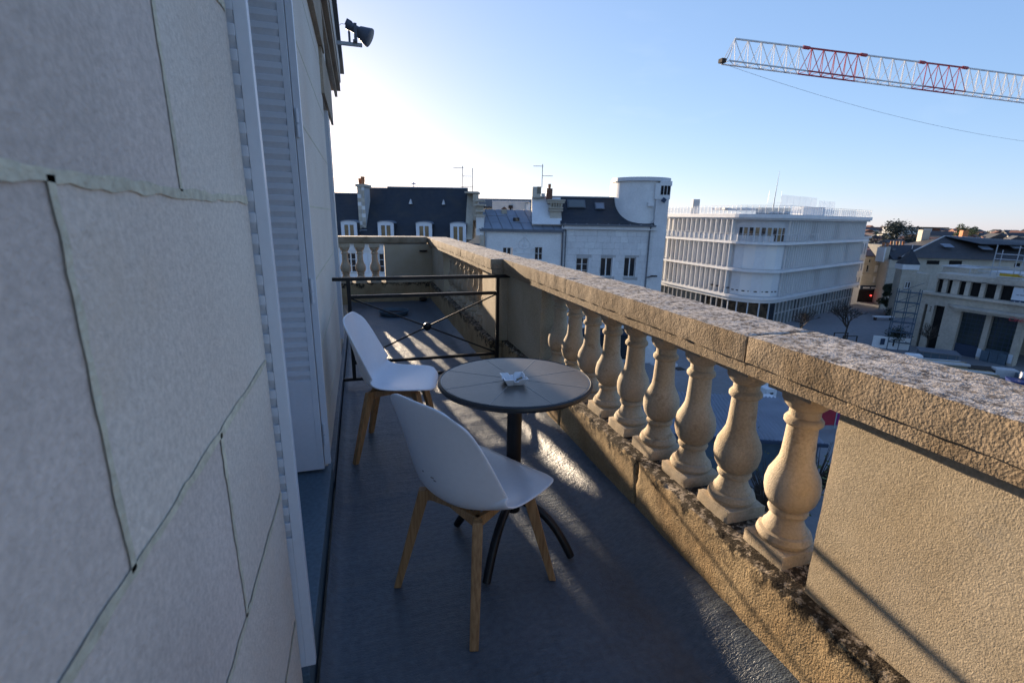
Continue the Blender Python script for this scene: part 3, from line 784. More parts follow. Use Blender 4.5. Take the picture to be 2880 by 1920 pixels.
def holed_wall(name, mt, parent, x0, x1, z0, z1, y0, y1, holes):
    """wall slab with rectangular openings (x0,x1,z0,z1)"""
    xs_ = sorted({x0, x1, *[h[0] for h in holes], *[h[1] for h in holes]})
    zs_ = sorted({z0, z1, *[h[2] for h in holes], *[h[3] for h in holes]})
    mb = MB()
    def solid(i, k):
        cx, cz = (xs_[i]+xs_[i+1])/2, (zs_[k]+zs_[k+1])/2
        return not any(h[0] < cx < h[1] and h[2] < cz < h[3] for h in holes)
    nx_, nz_ = len(xs_)-1, len(zs_)-1
    for i in range(nx_):
        for k in range(nz_):
            if not solid(i, k): continue
            a, b, c, d = xs_[i], xs_[i+1], zs_[k], zs_[k+1]
            mb.quad((a, y0, c), (b, y0, c), (b, y0, d), (a, y0, d))
            mb.quad((b, y1, c), (a, y1, c), (a, y1, d), (b, y1, d))
            if i == 0 or not solid(i-1, k): mb.quad((a, y1, c), (a, y0, c), (a, y0, d), (a, y1, d))
            if i == nx_-1 or not solid(i+1, k): mb.quad((b, y0, c), (b, y1, c), (b, y1, d), (b, y0, d))
            if k == 0 or not solid(i, k-1): mb.quad((a, y1, c), (b, y1, c), (b, y0, c), (a, y0, c))
            if k == nz_-1 or not solid(i, k+1): mb.quad((a, y0, d), (b, y0, d), (b, y1, d), (a, y1, d))
    return mb.build(name, mt, parent)

def gable(name, mt, parent, x0, x1, y0, y1, ze, zr, th=.25, slope_front=True):
    """double pitched roof, ridge along x"""
    ym = (y0+y1)/2
    pts = [(x0, y0, ze), (x0, ym, zr), (x0, y1, ze), (x0, y1, ze-th), (x0, y0, ze-th)]
    return MB().prism(pts, (x1-x0, 0, 0)).build(name, mt, parent)

def pot(parent, x, y, z, h=.55, r=.16, mt=M_terra):
    return MB().lathe([(r*.85, 0), (r*.8, h*.2), (r, h*.45), (r*.95, h*.8), (r*1.1, h*.86), (r*1.1, h), (r*.7, h)], (x, y, z), 14).build('chimney_pot', mt, parent, smooth=True)

def antenna(label, a, b, z0, h, bars):
    t = ST('tv_antenna', label, 'antenna', a, b, z0)
    MB().tube([(0, 0, 0), (0, 0, h)], .035, 6).build('mast', M_rust, t)
    for z, x0, x1 in bars:
        MB().tube([(x0, 0, z), (x1, 0, z)], .028, 5).build('boom', M_rust, t)
        for k in range(5):
            x = x0+(x1-x0)*(k+.5)/5; MB().tube([(x, -.25, z), (x, .25, z)], .018, 4).build('element', M_rust, t)
    return t

# ---- slate roofed house across the street (left)
h = ST('slate_roof_house', 'house with a dark slate mansard roof, four arched white dormers and a striped chimney', 'house', 0, 51)
holed_wall('wall', M_white, h, -21, -3.5, G, -1.55, 0, .4, [(-17.6, -16.5, -4.6, -2.6), (-14.1, -13.0, -4.6, -2.6), (-10.2, -9.1, -4.6, -2.6)])
for x in (-17.6, -14.1, -10.2): window(h, x, -4.6, 1.1, 2.0, bars=2, depth=.18)
for z in (-2.35, -5.1): block('string_course', h, M_white, -21, -3.5, -.12, .02, z, z+.2)
for x in (-18.3, -15.9, -14.8, -12.4, -10.9, -8.5):
    sh_ = block('shutter', h, M_shut, x, x+.65, -.07, -.02, -4.65, -2.6)
block('gutter', h, M_zincd, -21, -3.5, -.35, .02, -1.62, -1.42)
def mansard(x0, x1, zr, name='roof', mt=M_slate):
    pts = [(x0, -.3, -1.45), (x0, 3.6, zr), (x0, 9.0, -1.45)]
    return MB().prism(pts, (x1-x0, 0, 0)).build(name, mt, h)
Ds = 1+3.6/51
mansard(-21*1.02, -15.9, 3.45); mansard(-15.898, -13.75, 4.05); mansard(-13.748, -5.05, 4.18)
block('ridge_cap', h, M_zinc, -21.4, -15.9, 3.5, 3.7, 3.42, 3.53); block('ridge_cap', h, M_zinc, -15.9, -13.75, 3.5, 3.7, 4.02, 4.13); block('ridge_cap', h, M_zinc, -13.75, -5.05, 3.5, 3.7, 4.15, 4.27)
def on_roof(z, zr=4.15): return -.3+(z+1.45)/(zr+1.45)*3.9
for x in (-17.75, -13.98, -10.05, -6.55):
    y = -.12
    mb = MB(); n = 9
    arc = [(x+.82+.86*math.cos(math.pi*(1-k/n)*.999), .42+.22*math.sin(math.pi*k/n)) for k in range(n+1)]
    pts = [(x-.02, y, -1.35), *[(px, y, pz_) for px, pz_ in arc], (x+1.66, y, -1.35)]
    d = mb.prism(pts, (0, 1.9, 0)).build('dormer', M_slate, h)
    fr = MB(); hole = (x+.34, x+1.30, -1.2, .25)
    fr.box(x, hole[0], y-.06, y-.004, -1.35, .42); fr.box(hole[1], x+1.64, y-.06, y-.004, -1.35, .42)
    fr.box(hole[0], hole[1], y-.06, y-.004, .25, .42); fr.box(hole[0]+.40, hole[1]-.40, y-.05, y-.004, -1.2, .25)
    fr.prism([(x, y-.06, .42), *[(px, y-.06, pz_+.02) for px, pz_ in arc[1:-1]], (x+1.64, y-.06, .42)], (0, .05, 0))
    fr.build('window_frame', M_shut, d)
    block('pane', d, M_glassw, hole[0]+.03, hole[0]+.4, y-.03, y-.006, -1.2, .22); block('pane', d, M_glassw, hole[1]-.4, hole[1]-.03, y-.03, y-.006, -1.2, .22)
    rt = MB()
    for k in range(n):
        (xa, za), (xb, zb) = arc[k], arc[k+1]
        rt.prism([(xa, y-.14, za+.02), (xb, y-.14, zb+.02), (xb, y-.14, zb+.10), (xa, y-.14, za+.10)], (0, 2.1, 0))
    rt.build('dormer_roof', M_zinc, d)
for x in (-11.2, -7.7):
    v = MB().prism([(x, on_roof(2.5)-.3, 2.45), (x+.35, on_roof(2.5)-.3, 2.45), (x+.17, on_roof(2.5)-.3, 2.95)], (0, .5, 0)).build('roof_vent', M_rail, h)
cw = MB().lathe([(.04, 0), (.04, .28), (.32, .30), (.02, .48)], (-10.9, 3.6, 4.25), 14).build('vent_cowl', M_steel, h, smooth=True)
# striped chimney of stacked blocks
ch = block('chimney', h, M_conc, -16.12, -15.42, .75, 2.7, -.25, 4.05)
for k in range(11):
    z = -.15+k*.385
    for q in range(2):
        mt = (M_cream2, M_theatre, M_white, M_cream)[(k*2+q*3+k//3) % 4]
        w_ = .36+.1*((k+q) % 2)
        block('stone', h, mt, -16.14+(0 if q == 0 else w_), -16.14+(w_-.012 if q == 0 else .72), .70, .76, z, z+.372)
block('chimney_cap', h, M_cream2, -16.28, -15.26, .6, 2.85, 4.05, 4.3); block('flashing', h, M_zinc, -16.2, -15.3, .5, 2.7, -.5, -.22)
pot(h, -15.62, 1.1, 4.3, .75, .2); pot(h, -16.05, 1.6, 4.3, .6, .17)
# right hand gable parapets and carved flue
MB().prism([(-5.05, -.2, -1.0), (-5.05, 3.0, 3.75), (-5.05, 3.9, 3.75), (-5.05, 3.9, -1.0)], (.75, 0, 0)).build('gable_parapet', M_cream2, h)
block('parapet_flue', h, M_cream2, -4.3, -3.85, 1.0, 3.0, .9, 3.55); block('parapet_cap', h, M_cream2, -5.15, -3.75, .85, 4.0, 3.6, 3.78)
block('flue', h, M_white, -3.88, -3.1, -.1, 1.2, -.6, 1.3)
for z, e in ((1.3, .1), (1.75, .02), (2.35, .16), (2.75, .05)):
    block('carved_cornice', h, M_cream2, -3.95-e, -3.1+e, -.2-e, 1.3, z, z+.16)
MB().lathe([(.33, 0), (.3, .25), (.42, .5), (.40, .9), (.25, 1.05)], (-3.55, .5, 1.45), 12).build('carved_urn', M_cream2, h, smooth=True)
MB().prism([(-3.5, -.28, -1.6), (-3.5, -.28, -.6), (-3.5, .35, -.3), (-3.5, .35, -1.6)], (.45, 0, 0)).build('gable_kneeler', M_cream2, h)
antenna('bent tv antenna on the ridge of the slate roof house', -5.6, 54.6, 4.2, 2.3, [(2.1, -1.0, .1), (1.25, 0, .95)])
antenna('thin whip aerial beside the bent antenna above the slate roof', -4.55, 54.6, 3.7, 2.6, [(.65, -1.3, .1)])

# ---- zinc roofed house
h = ST('zinc_roof_house', 'low white house with a blue-grey standing seam zinc roof and a carved wall emblem', 'house', 0, 51)
holed_wall('wall', M_white, h, -3.0, 4.95, G, -.12, .02, .5, [(-1.13, -.1, -3.4, -1.78), (2.2, 3.0, -3.0, -1.68)])
window(h, -1.13, -3.4, .85, 1.62, y=.02, frw=.05, sill=False); window(h, 2.2, -3.0, .8, 1.32, y=.02, bars=1, frw=.05, sill=False)
block('eaves_gutter', h, M_zincd, -3.5, 5.0, -.3, .02, -.16, .06)
def zr(x, t): return (x-.75*t+(1-t)*0, -.22+2.9*t, .05+1.95*t)
rows = [0, .33, .66, 1.0]
for c in range(8):
    xa, xb = -3.45+c*1.06+.0, -3.45+(c+1)*1.06-.03
    for r in range(3):
        ta, tb_ = rows[r]+.004, rows[r+1]-.01
        sk = lambda x, t: (x+.2-1.0*t+.15*c*t*0, -.22+2.9*t, .05+1.95*t)
        p = [sk(xa, ta), sk(xb, ta), sk(xb, tb_), sk(xa, tb_)]
        dz = .015*random.uniform(-1, 1)
        MB().prism([(x, y, z+dz) for x, y, z in p], (0, -.02, .05)).build('zinc_panel', M_zinc, h)
    MB().tube([(xa+.185, -.24, .12), (xa-.815, 2.68, 2.07)], .035, 4).build('standing_seam', M_zincd, h)
MB().prism([(-3.6, -.2, .02), (-4.5, 2.7, 1.97), (-4.5, 6, .0), (-3.6, 6, -.1)], (9.0, 0, 0)).build('roof_deck', M_zincd, h)
hc = MB().box(-.1, .55, .9, 1.3, .8, 1.25).build('roof_hatch', M_glass, h)
ck = MB().box(-1.35, -.8, 2.0, 2.5, 1.5, 2.1).build('vent_box', M_cream2, h)
MB().prism([(-1.4, 1.95, 2.1), (-.75, 1.95, 2.1), (-1.07, 1.95, 2.35)], (0, .6, 0)).build('vent_cap', M_tile, h)
MB().tube([(-2.9, -.08, -.1), (-2.9, -.08, -9)], .07, 6).build('downpipe', M_steel, h)
# carved emblem in low relief
em = MB()
for q in range(-1, 2, 2):
    em.tube([(1.1+q*.1, 0, -1.9), (1.1+q*.5, 0, -1.75), (1.1+q*.6, 0, -1.3), (1.1+q*.25, 0, -.85), (1.1, 0, -.65)], .05, 6)
    em.tube([(1.1+q*.75, 0, -2.15), (1.1+q*1.15, 0, -1.9), (1.1+q*.9, 0, -1.8), (1.1+q*.7, 0, -2.0)], .045, 6)
em.tube([(1.1, 0, -2.3), (1.1, 0, -.3)], .045, 6); em.tube([(.8, 0, -.55), (1.4, 0, -.55)], .04, 6); em.tube([(.2, 0, -2.35), (2.0, 0, -2.35)], .04, 6); em.tube([(.85, 0, -1.45), (1.1, 0, -1.75), (1.35, 0, -1.45)], .05, 6)
em.build('carved_emblem', M_white, h, kind='stuff')

# ---- pale flat roofed block behind
t = ST('flat_roof_block', 'pale concrete flat-roofed block standing behind the zinc roof', 'building', -.6, 75)
block('wall', t, M_conc, -2.7, 2.2, 0, 6, -6, 3.45); block('side_wall', t, M_white, 2.201, 3.0, .3, 6, -6, 3.4); block('parapet', t, M_rail, -2.75, 2.95, -.06, 6.1, 3.45, 3.58)
MB().tube([(0.05, -.3, 1.5), (0.05, -.3, 2.6)], .12, 8).build('flue_pipe', M_rust, t); block('flue_head', t, M_rust, -.28, .38, -.5, -.1, 2.55, 2.95)

# ---- white stone house with round tower
h = ST('white_stone_house', 'large white stone house with a slate roof, tall windows and a rounded stair tower', 'house', 0, 51)
wins = [(6.57, 7.83, -4.65, -2.72), (9.12, 10.35, -4.6, -2.65), (11.6, 12.8, -4.6, -2.58)]
holed_wall('wall', M_joint, h, 5.0, 14.4, G, .22, .06, .5, wins)
for a, b, c, d in wins:
    window(h, a, c, b-a, d-c, y=.02, depth=.28, bars=0 if a > 8 else 2, frw=.07)
    block('window_reveal', h, M_whitestone, b, b+.3, -.02, .1, c, d+.02)
ct = 0
for r in range(13):
    z1 = .18-r*.64; z0 = z1-.622
    x = 5.0; k = 0
    while x < 14.38:
        wd = (1.25, .95, 1.4, 1.05, .8)[(r*3+k) % 5] if k or r % 2 == 0 else .6
        x1 = min(14.4, x+wd)
        segs = [(x, x1)]
        for a, b, c, d in wins:
            if z0 < d and z1 > c:
                ns = []
                for p, q in segs:
                    if q <= a or p >= b+.3: ns.append((p, q))
                    else:
                        if p < a: ns.append((p, a))
                        if q > b+.3: ns.append((b+.3, q))
                segs = ns
        for p, q in segs:
            if q-p > .08:
                block('stone_block', h, (M_whitestone, M_white)[(r*7+k*3) % 5 == 0], p+.008, q-.008, .004*random.random(), .07, z0, z1)
        x = x1; k += 1
block('cornice', h, M_whitestone, 4.9, 14.6, -.35, .3, .22, .55)
block('gutter', h, M_zincd, 4.9, 14.45, -.55, -.30, .56, .74)
for k in range(9): block('gutter_bracket', h, M_steel, 5.2+k*1.1, 5.24+k*1.1, -.6, -.25, .74, .8)
# slate roof, sweeping up concave
pr = [(-.35, .70), (.5, 1.15), (1.3, 1.8), (2.1, 2.6), (2.7, 3.45), (2.9, 3.5), (9, .7)]
MB().prism([(4.75, y, z) for y, z in pr], (9.6, 0, 0)).build('roof', M_slate, h)
block('ridge_cap', h, M_zinc, 3.6, 11.6, 2.6, 3.0, 3.42, 3.55)
for x, z, wd, hh in ((5.6, 2.35, 1.9, .85), (8.5, 2.25, 1.0, .7), (11.9, 1.55, .6, .42)):
    i = [k for k in range(5) if pr[k][1] <= z][-1]; (ya, za), (yb, zb) = pr[i], pr[i+1]; sl2 = (yb-ya)/(zb-za)
    y0 = ya+(z-za)*sl2
    s = MB().prism([(x, y0-.22, z), (x+wd, y0-.22, z), (x+wd, y0-.22+hh*sl2, z+hh), (x, y0-.22+hh*sl2, z+hh)], (0, .2, -.05)).build('skylight', M_zincd, h)
    MB().prism([(x+.1, y0-.235, z+.08), (x+wd-.1, y0-.235, z+.08), (x+wd-.1, y0-.235+(hh-.16)*sl2, z+hh-.08), (x+.1, y0-.235+(hh-.16)*sl2, z+hh-.08)], (0, .02, 0)).build('pane', M_zinc if wd < 1.5 else M_glassg, s)
# party gable with corbel and flues, left of the roof
MB().prism([(1.85, 3.2, -1), (1.85, 3.2, 3.35), (1.85, 2.6, 3.4), (1.85, .35, .95), (1.85, .35, -1)], (3.0, 0, 0)).build('party_gable', M_cream, h)
MB().prism([(1.85, .02, .58), (1.85, 2.7, 3.38), (1.85, 2.7, 3.5), (1.85, -.08, .66)], (3.05, 0, 0)).build('gable_coping', M_white, h)
block('flue', h, M_cream, 1.87, 2.75, 1.9, 3.0, 3.3, 4.4); block('flue_cowl', h, M_glass, 2.35, 2.78, 1.88, 3.02, 3.7, 4.42)
block('small_flue', h, M_conc, 2.85, 3.2, 1.95, 2.6, 3.4, 3.75)
block('brick_chimney', h, M_tile, 3.35, 3.95, 1.6, 2.4, 3.2, 4.25); pot(h, 3.65, 2.0, 4.25, .45, .15)
for z, e in ((1.7, -.25), (1.95, .0), (2.2, .0), (2.75, .12), (2.95, .18)):
    block('corbel_course', h, M_cream2, 3.55-e, 5.0+e, .3-e, 1.9, z, z+.17)
for k in range(5): MB().lathe([(.05, 0), (.1, .2), (.1, .4), (.13, .5)], (3.75+k*.27, .35, 2.36), 8).build('corbel_bracket', M_cream2, h, smooth=True)
block('chimney_stack', h, M_cream, 3.7, 4.85, .5, 1.9, 1.2, 2.9)
for x0 in (5.05, 13.95):
    MB().tube([(x0, -.45, .6), (x0, -.14, .1), (x0, -.14, -13.5)], .075, 6).build('downpipe', M_zincd, h)
MB().tube([(5.35, -.12, .1), (5.35, -.12, -13)], .06, 6).build('downpipe', M_zincd, h)
# tower: half-round wall, flat right flank
tw = MB()
tcx, trr = 13.35, 2.72
# plan: arc on the left and front, straight flank to the right
plan = [(tcx+trr*math.cos(R(a)), 2.4+trr*1.0*math.sin(R(a))) for a in range(180, 272, 6)]
plan = [(14.35+.0, 3.2), (14.35, -.02), (15.55, -.02), (15.75, .3), (15.75, 5.0), (10.65, 5.0)]+[]
body = [(tcx+trr*math.cos(R(a)), 2.72+trr*math.sin(R(a))-.02) for a in range(180, 301, 6)]+[(15.6, .6), (15.72, .9), (15.72, 5.4), (10.63, 5.4)]
MB().prism([(x, y, .3) for x, y in body], (0, 0, 4.75)).build('tower_wall', M_white, h)
MB().prism([(14.35, -.02, G), (15.55, -.02, G), (15.72, .2, G), (15.72, 5, G), (14.35, 5, G)], (0, 0, 17.3)).build('tower_flank', M_whitestone, h)
cap = [(tcx+.05+(trr+.33)*math.cos(R(a)), 2.72+(trr+.33)*math.sin(R(a))) for a in range(180, 331, 6)]+[(16.15, 1.6), (16.15, 5.6), (10.75, 5.6)]
MB().prism([(x, y, 5.05) for x, y in cap], (0, 0, .36)).build('tower_cap', M_rail, h)
for k in range(3): block('tower_opening', h, M_dark, 14.72+k*.34, 14.98+k*.34, -.06+.28*0, .5, 3.75, 4.6)
block('tower_opening_frame', h, M_white, 14.15, 14.66, -.1, .9, 3.3, 4.85); block('tower_opening_lintel', h, M_white, 14.6, 15.8, -.1, .9, 4.6, 5.04); block('tower_opening_sill', h, M_white, 14.6, 15.72, -.05, .9, 3.3, 3.72)
for a in (14.67, 15.0, 15.34, 15.66): block('tower_mullion', h, M_white, a, a+.05, -.08, .6, 3.72, 4.62)
MB().tube([(14.05, -.1, 3.0), (14.1, -.1, 2.4), (14.3, -.1, 1.4), (13.98, -.1, .9)], .035, 5).build('cable', M_steel, h)
block('junction_box', h, M_white, 13.5, 14.1, -.3, .2, 2.6, 2.95)
block('side_window', h, M_glass, 15.70, 15.76, .5, 1.2, -3.2, .2); block('side_window', h, M_glass, 15.70, 15.76, .5, 1.2, -5.8, -4.0)
# lower floors seen between balusters
for x in (6.6, 9.1, 11.6):
    window(h, x, -9.6, 1.25, 2.2, y=-.02, depth=.05, frame=M_white); block('balcony', h, M_white, x-.4, x+1.65, -.7, .02, -10.0, -9.75)
    for k in range(8): block('balcony_rail', h, M_rail, x-.35+k*.26, x-.31+k*.26, -.68, -.62, -9.75, -8.9)
    block('balcony_handrail', h, M_rail, x-.4, x+1.65, -.7, -.6, -8.92, -8.84)
for x in (5.6, 8.3, 11.0): block('shop_window', h, M_glass, x, x+2.3, -.05, .06, -13.6, -10.9)
block('shop_fascia', h, M_navy, 5.1, 14.2, -.2, .06, -10.85, -10.25)
tag(MB().box(-.2, .2, -.22, -.05, -.2, .2).build('wall_floodlight', M_navy), 'small dark floodlight fixed high on the white tower flank', 'floodlight').matrix_world = Matrix.Translation(S(15.05, 50.85, 3.2)) @ Matrix.Rotation(-YAW, 4, 'Z') @ Matrix.Rotation(R(35), 4, 'Y')
lm = ST('wall_lamp', 'small black street lamp arm on the downpipe of the white house', 'lamp', 14.0, 50.8, -4.6)
MB().tube([(0, 0, 0), (.5, -.2, .15)], .05, 6).build('arm', M_rust, lm); block('lamp_head', lm, M_rust, .35, 1.0, -.4, -.1, .12, .25)
antenna('tall tv antenna on the flue between the zinc and slate roofs', 2.85, 53, 4.35, 2.3, [(2.1, -.95, .1), (1.15, 0, 1.1)])

# ---- unseen house row, added along the side street to shade the square
t = ST('shading_house_row', 'pale unseen house row added behind the white stone house to shade the square', 'house', 8, 84)
block('wall', t, M_cream, -26, 10, 0, 14, G, 2.8); gable('roof', M_slate2, t, -26, 10, -.3, 14.3, 2.9, 4.4)

# ---- big white corner block
cb = ST('corner_block', 'big white modern block with curved corner, vertical fins and a glazed ground floor', 'building', 0, 0)
A, B, C = Vector((27.3, 89.5)), Vector((34.7, 67.6)), Vector((64.2, 90.5))
d1 = (A-B).normalized(); d2 = (C-B).normalized(); rc = 4.2
ang = math.acos(d1.dot(d2)); tl = rc/math.tan(ang/2)
P1, P2 = B+d1*tl, B+d2*tl
cen = B+(d1+d2).normalized()*rc/math.sin(ang/2)
def hv(v): return math.atan2(v.y, v.x)
def arc_path(off=0.):
    """facade path from A round the corner to C, offset outwards"""
    a0 = hv(P1-cen); a1 = hv(P2-cen)
    da = (a1-a0+math.pi) % (2*math.pi)-math.pi
    n1 = (P1-cen).normalized(); n2 = (P2-cen).normalized()
    pts = [A+n1*off]
    for k in range(13):
        a = a0+da*k/12; pts.append(cen+Vector((math.cos(a), math.sin(a)))*(rc+off))
    return pts+[C+n2*off]
def band(name, mt, z0, z1, off, inner=-12):
    p = arc_path(off); back = [C+(A-B)*.8, A+(C-B)*.15]
    return MB().prism([(q.x, q.y, z0) for q in p+back], (0, 0, z1-z0)).build(name, mt, cb)
band('core', mat('corner_block_shaded_core', (.52, .54, .57), .6, .06, .5, fine=.02, fscale=3), -9.8, 1.9, -.45)  # core coloured darker to stand for shade in the gaps between fins
for z in (-9.85, -5.9, -1.95): band('floor_band', M_cornerw, z, z+.34, .55); band('band_soffit', M_conc, z+.341, z+.46, .3)
band('roof_band', M_cornerw, 1.75, 2.3, .6); band('roof_fascia', M_rail, 1.5, 1.748, .35)
band('canopy', M_cornerw, -10.35, -9.86, .2)
def along(s, side):
    if side == 0: base, d, L_ = A, (P1-A), (P1-A).length
    else: base, d, L_ = P2, (C-P2), (C-P2).length
    return base+d.normalized()*s, d.normalized()
for side, sp, lo in ((0, 1.16, .4), (1, .80, .4)):
    L_ = ((P1-A) if side == 0 else (C-P2)).length
    k = 0; s = lo
    while s < L_:
        p, d = along(s, side); n = Vector((d.y, -d.x)); rz_ = math.atan2(d.y, d.x)
        for z0, z1 in ((-9.45, -5.9), (-5.5, -1.95), (-1.5, 1.5)):
            rr = (.5 if side == 0 else .34)
            piece('fin', cb, M_fin, (p.x+n.x*(.1 if side == 0 else -.1), p.y+n.y*(.1 if side == 0 else -.1), (z0+z1)/2), (.12 if side == 0 else .09, .55 if side == 0 else .26, z1-z0), (0, 0, rz_))
            # openings behind some fins
            if (side == 0 and k in (0, 1, 2) and z0 < -1.6) or (side == 0 and z0 > -1.6 and k % 3 == 1) or (side == 1 and (k*7+int(z0*3)) % 11 in (0, 4, 7) and 8 < k < 30):
                q, _ = along(s+sp/2, side)
                piece('window', cb, M_glass, (q.x-n.x*.42, q.y-n.y*.42, (z0+z1)/2+.1), (sp*.5, .1, (z1-z0)*.86), (0, 0, rz_))
        k += 1; s += sp
# panels round the curved corner, terrace level glass balustrade
a0 = hv(P1-cen); a1 = hv(P2-cen); da = (a1-a0+math.pi) % (2*math.pi)-math.pi
for z0, z1 in ((-9.45, -5.9), (-5.5, -1.95)):
    for k in range(5):
        a = a0+da*(k+.5)/5; q = cen+Vector((math.cos(a), math.sin(a)))*(rc-.36)
        piece('corner_panel', cb, (M_cornerw, M_fin)[k % 2], (q.x, q.y, (z0+z1)/2), (abs(da)*rc/5*.97, .1, z1-z0), (0, 0, a+R(90)))
for k in range(9):
    a = a0+da*(k+.5)/9; q = cen+Vector((math.cos(a), math.sin(a)))*(rc-.5)
    piece('terrace_window', cb, M_glassw if k % 2 else M_glass, (q.x, q.y, -.55), (.5, .2, 1.9), (0, 0, a+R(90)))
    piece('vent_slot', cb, M_rust, (cen.x+math.cos(a)*(rc-.29), cen.y+math.sin(a)*(rc-.29), -8.75), (.42, .06, .16), (0, 0, a+R(90)))
for k in range(3):
    p, d = along(13+k*1.7, 0); piece('vent_slot', cb, M_rust, (p.x+d.y*-.2, p.y, -8.6), (.7, .5, .14), (0, 0, math.atan2(d.y, d.x)))
# railings
def rail_run(z, hgt, off, name, post_every, lo=0., hi=1., both=True):
    pth = arc_path(off); mb = MB()
    segs = [(pth[i], pth[i+1]) for i in range(len(pth)-1)]
    tot = sum((b-a).length for a, b in segs); acc = 0; nextp = 0
    for a, b in segs:
        l = (b-a).length
        s0, s1 = max(0, lo*tot-acc), min(l, hi*tot-acc)
        if s1 > s0:
            pa, pb = a+(b-a)*(s0/l), a+(b-a)*(s1/l)
            block_ = MB().tube([(pa.x, pa.y, z+hgt), (pb.x, pb.y, z+hgt)], .035, 4); mb.v += [] 
            mb.tube([(pa.x, pa.y, z+hgt), (pb.x, pb.y, z+hgt)], .03, 4)
        while nextp <= acc+l:
            if lo*tot <= nextp <= hi*tot:
                p = a+(b-a)*((nextp-acc)/l); mb.box(p.x-.025, p.x+.025, p.y-.025, p.y+.025, z, z+hgt)
            nextp += post_every
        acc += l
    return mb.build(name, M_rail, cb, kind='stuff')
rail_run(2.3, 1.15, .3, 'roof_railing', .85)
rail_run(-1.6, 1.1, .45, 'terrace_railing', 1.2, 0, .62)
gl_m = bpy.data.materials.new('frosted_guard_glass'); gl_m.use_nodes = True
_b = gl_m.node_tree.nodes['Principled BSDF']; _b.inputs['Base Color'].default_value = (.75, .8, .85, 1); _b.inputs['Alpha'].default_value = .35; _b.inputs['Roughness'].default_value = .2
pth = arc_path(.3)
for i in range(len(pth)-1):
    a, b = pth[i], pth[i+1]; l = (b-a).length; nseg = max(1, int(l/2.2)); dd = (b-a)/nseg; rz_ = math.atan2(dd.y, dd.x)
    for k in range(nseg):
        q = a+dd*(k+.5); piece('guard_panel', cb, gl_m, (q.x, q.y, 2.82), (dd.length*.97, .03, .9), (0, 0, rz_))
        if i < 9:
            piece('guard_panel', cb, gl_m, (q.x, q.y, -1.1), (dd.length*.97, .03, .85), (0, 0, rz_))
# roof top screens and plant
for k in range(6): piece('roof_screen', cb, gl_m, (41.2+k*1.75, 77+k*1.4, 3.9), (2.1, .05, 2.6), (0, 0, math.atan2(d2.y, d2.x)))
for k in range(3): piece('roof_screen', cb, gl_m, (52.5+k*1.8, 86+k*1.4, 3.7), (2.1, .05, 2.2), (0, 0, math.atan2(d2.y, d2.x)))
block('roof_pergola', cb, M_conc, 31.5, 39.0, 75, 80, 2.9, 3.15); block('roof_planters', cb, M_leaf3, 36.2, 40.5, 73.5, 75, 2.3, 3.2)
block('plant_box', cb, M_white, 46, 49.5, 80, 83, 2.3, 3.6); block('plant_box', cb, M_conc, 29.5, 30.6, 83, 84, 2.3, 4.6)
# ground floor glazing
for side, n in ((0, 14), (1, 26)):
    L_ = ((P1-A) if side == 0 else (C-P2)).length
    for k in range(n):
        p, d = along((k+.5)*L_/n, side); rz_ = math.atan2(d.y, d.x); nn = Vector((d.y, -d.x))
        piece('pane', cb, (M_glassg, M_shopwarm, M_glass)[(0 if (side or k < n-5) else 1+k % 2)] if not (side and k % 9 in (5, 6)) else M_glass, (p.x-nn.x*.3, p.y-nn.y*.3, -12.2), (L_/n*.92, .08, 3.7), (0, 0, rz_))
        p, d = along(k*L_/n, side); piece('mullion', cb, M_conc, (p.x-nn.x*.2, p.y-nn.y*.2, -12.2), (.11, .25, 3.7), (0, 0, rz_))
    p, d = along(L_/2, side); piece('transom', cb, M_conc, (p.x-d.y*.2, p.y+d.x*.2, -12.1), (L_, .16, .1), (0, 0, math.atan2(d.y, d.x)))
for k in range(5):
    a = a0+da*(k+.5)/5; q = cen+Vector((math.cos(a), math.sin(a)))*(rc-.3)
    piece('pane', cb, M_shopwarm if k < 4 else M_glass, (q.x, q.y, -12.2), (abs(da)*rc/5*.9, .08, 3.7), (0, 0, a+R(90)))
    a = a0+da*k/5; q = cen+Vector((math.cos(a), math.sin(a)))*(rc-.2); piece('mullion', cb, M_rail, (q.x, q.y, -12.2), (.16, .25, 3.7), (0, 0, a+R(90)))
ms = ST('roof_mast', 'thin steel radio mast on the roof of the white corner block', 'mast', 39.2, 76, 2.3)
MB().tube([(0, 0, 0), (0, 0, 2.5), (.15, 0, 6.3)], .05, 5, [.09, .06, .02]).build('pole', M_steel, ms); MB().tube([(-1.0, 0, 1.6), (1.1, 0, 1.7)], .02, 4).build('cross_arm', M_steel, ms)
for s_g in (-1, 1): MB().tube([(s_g*1.0, 0, 1.6), (s_g*.9, 0, 3.4)], .012, 4).build('aerial', M_steel, ms)

# ---- narrow white house behind the corner block
h = ST('narrow_white_house', 'narrow white house with small windows squeezed behind the corner block', 'house', 64.9, 92.2, 0, 30)
holed_wall('wall', M_white, h, -3, 2.6, G, -1.4, 0, .4, [(x, x+.5, z, z+2.0) for z in (-4.4, -7.6, -10.8) for x in (-.4, .6, 1.6)])
for z in (-4.4, -7.6, -10.8):
    for x in (-.4, .6, 1.6): window(h, x, z, .5, 2.0, depth=.2, sill=False, frw=.04)
    block('string_course', h, M_white, -3, 2.65, -.15, .02, z+2.35, z+2.5)
block('cornice', h, M_white, -3, 2.8, -.3, .4, -1.4, -1.15)
MB().prism([(-3, -.3, -1.15), (2.7, -.3, -1.15), (.6, 3, .1), (-3, 3, .1)], (0, 3, 0)).build('roof', M_tile, h)

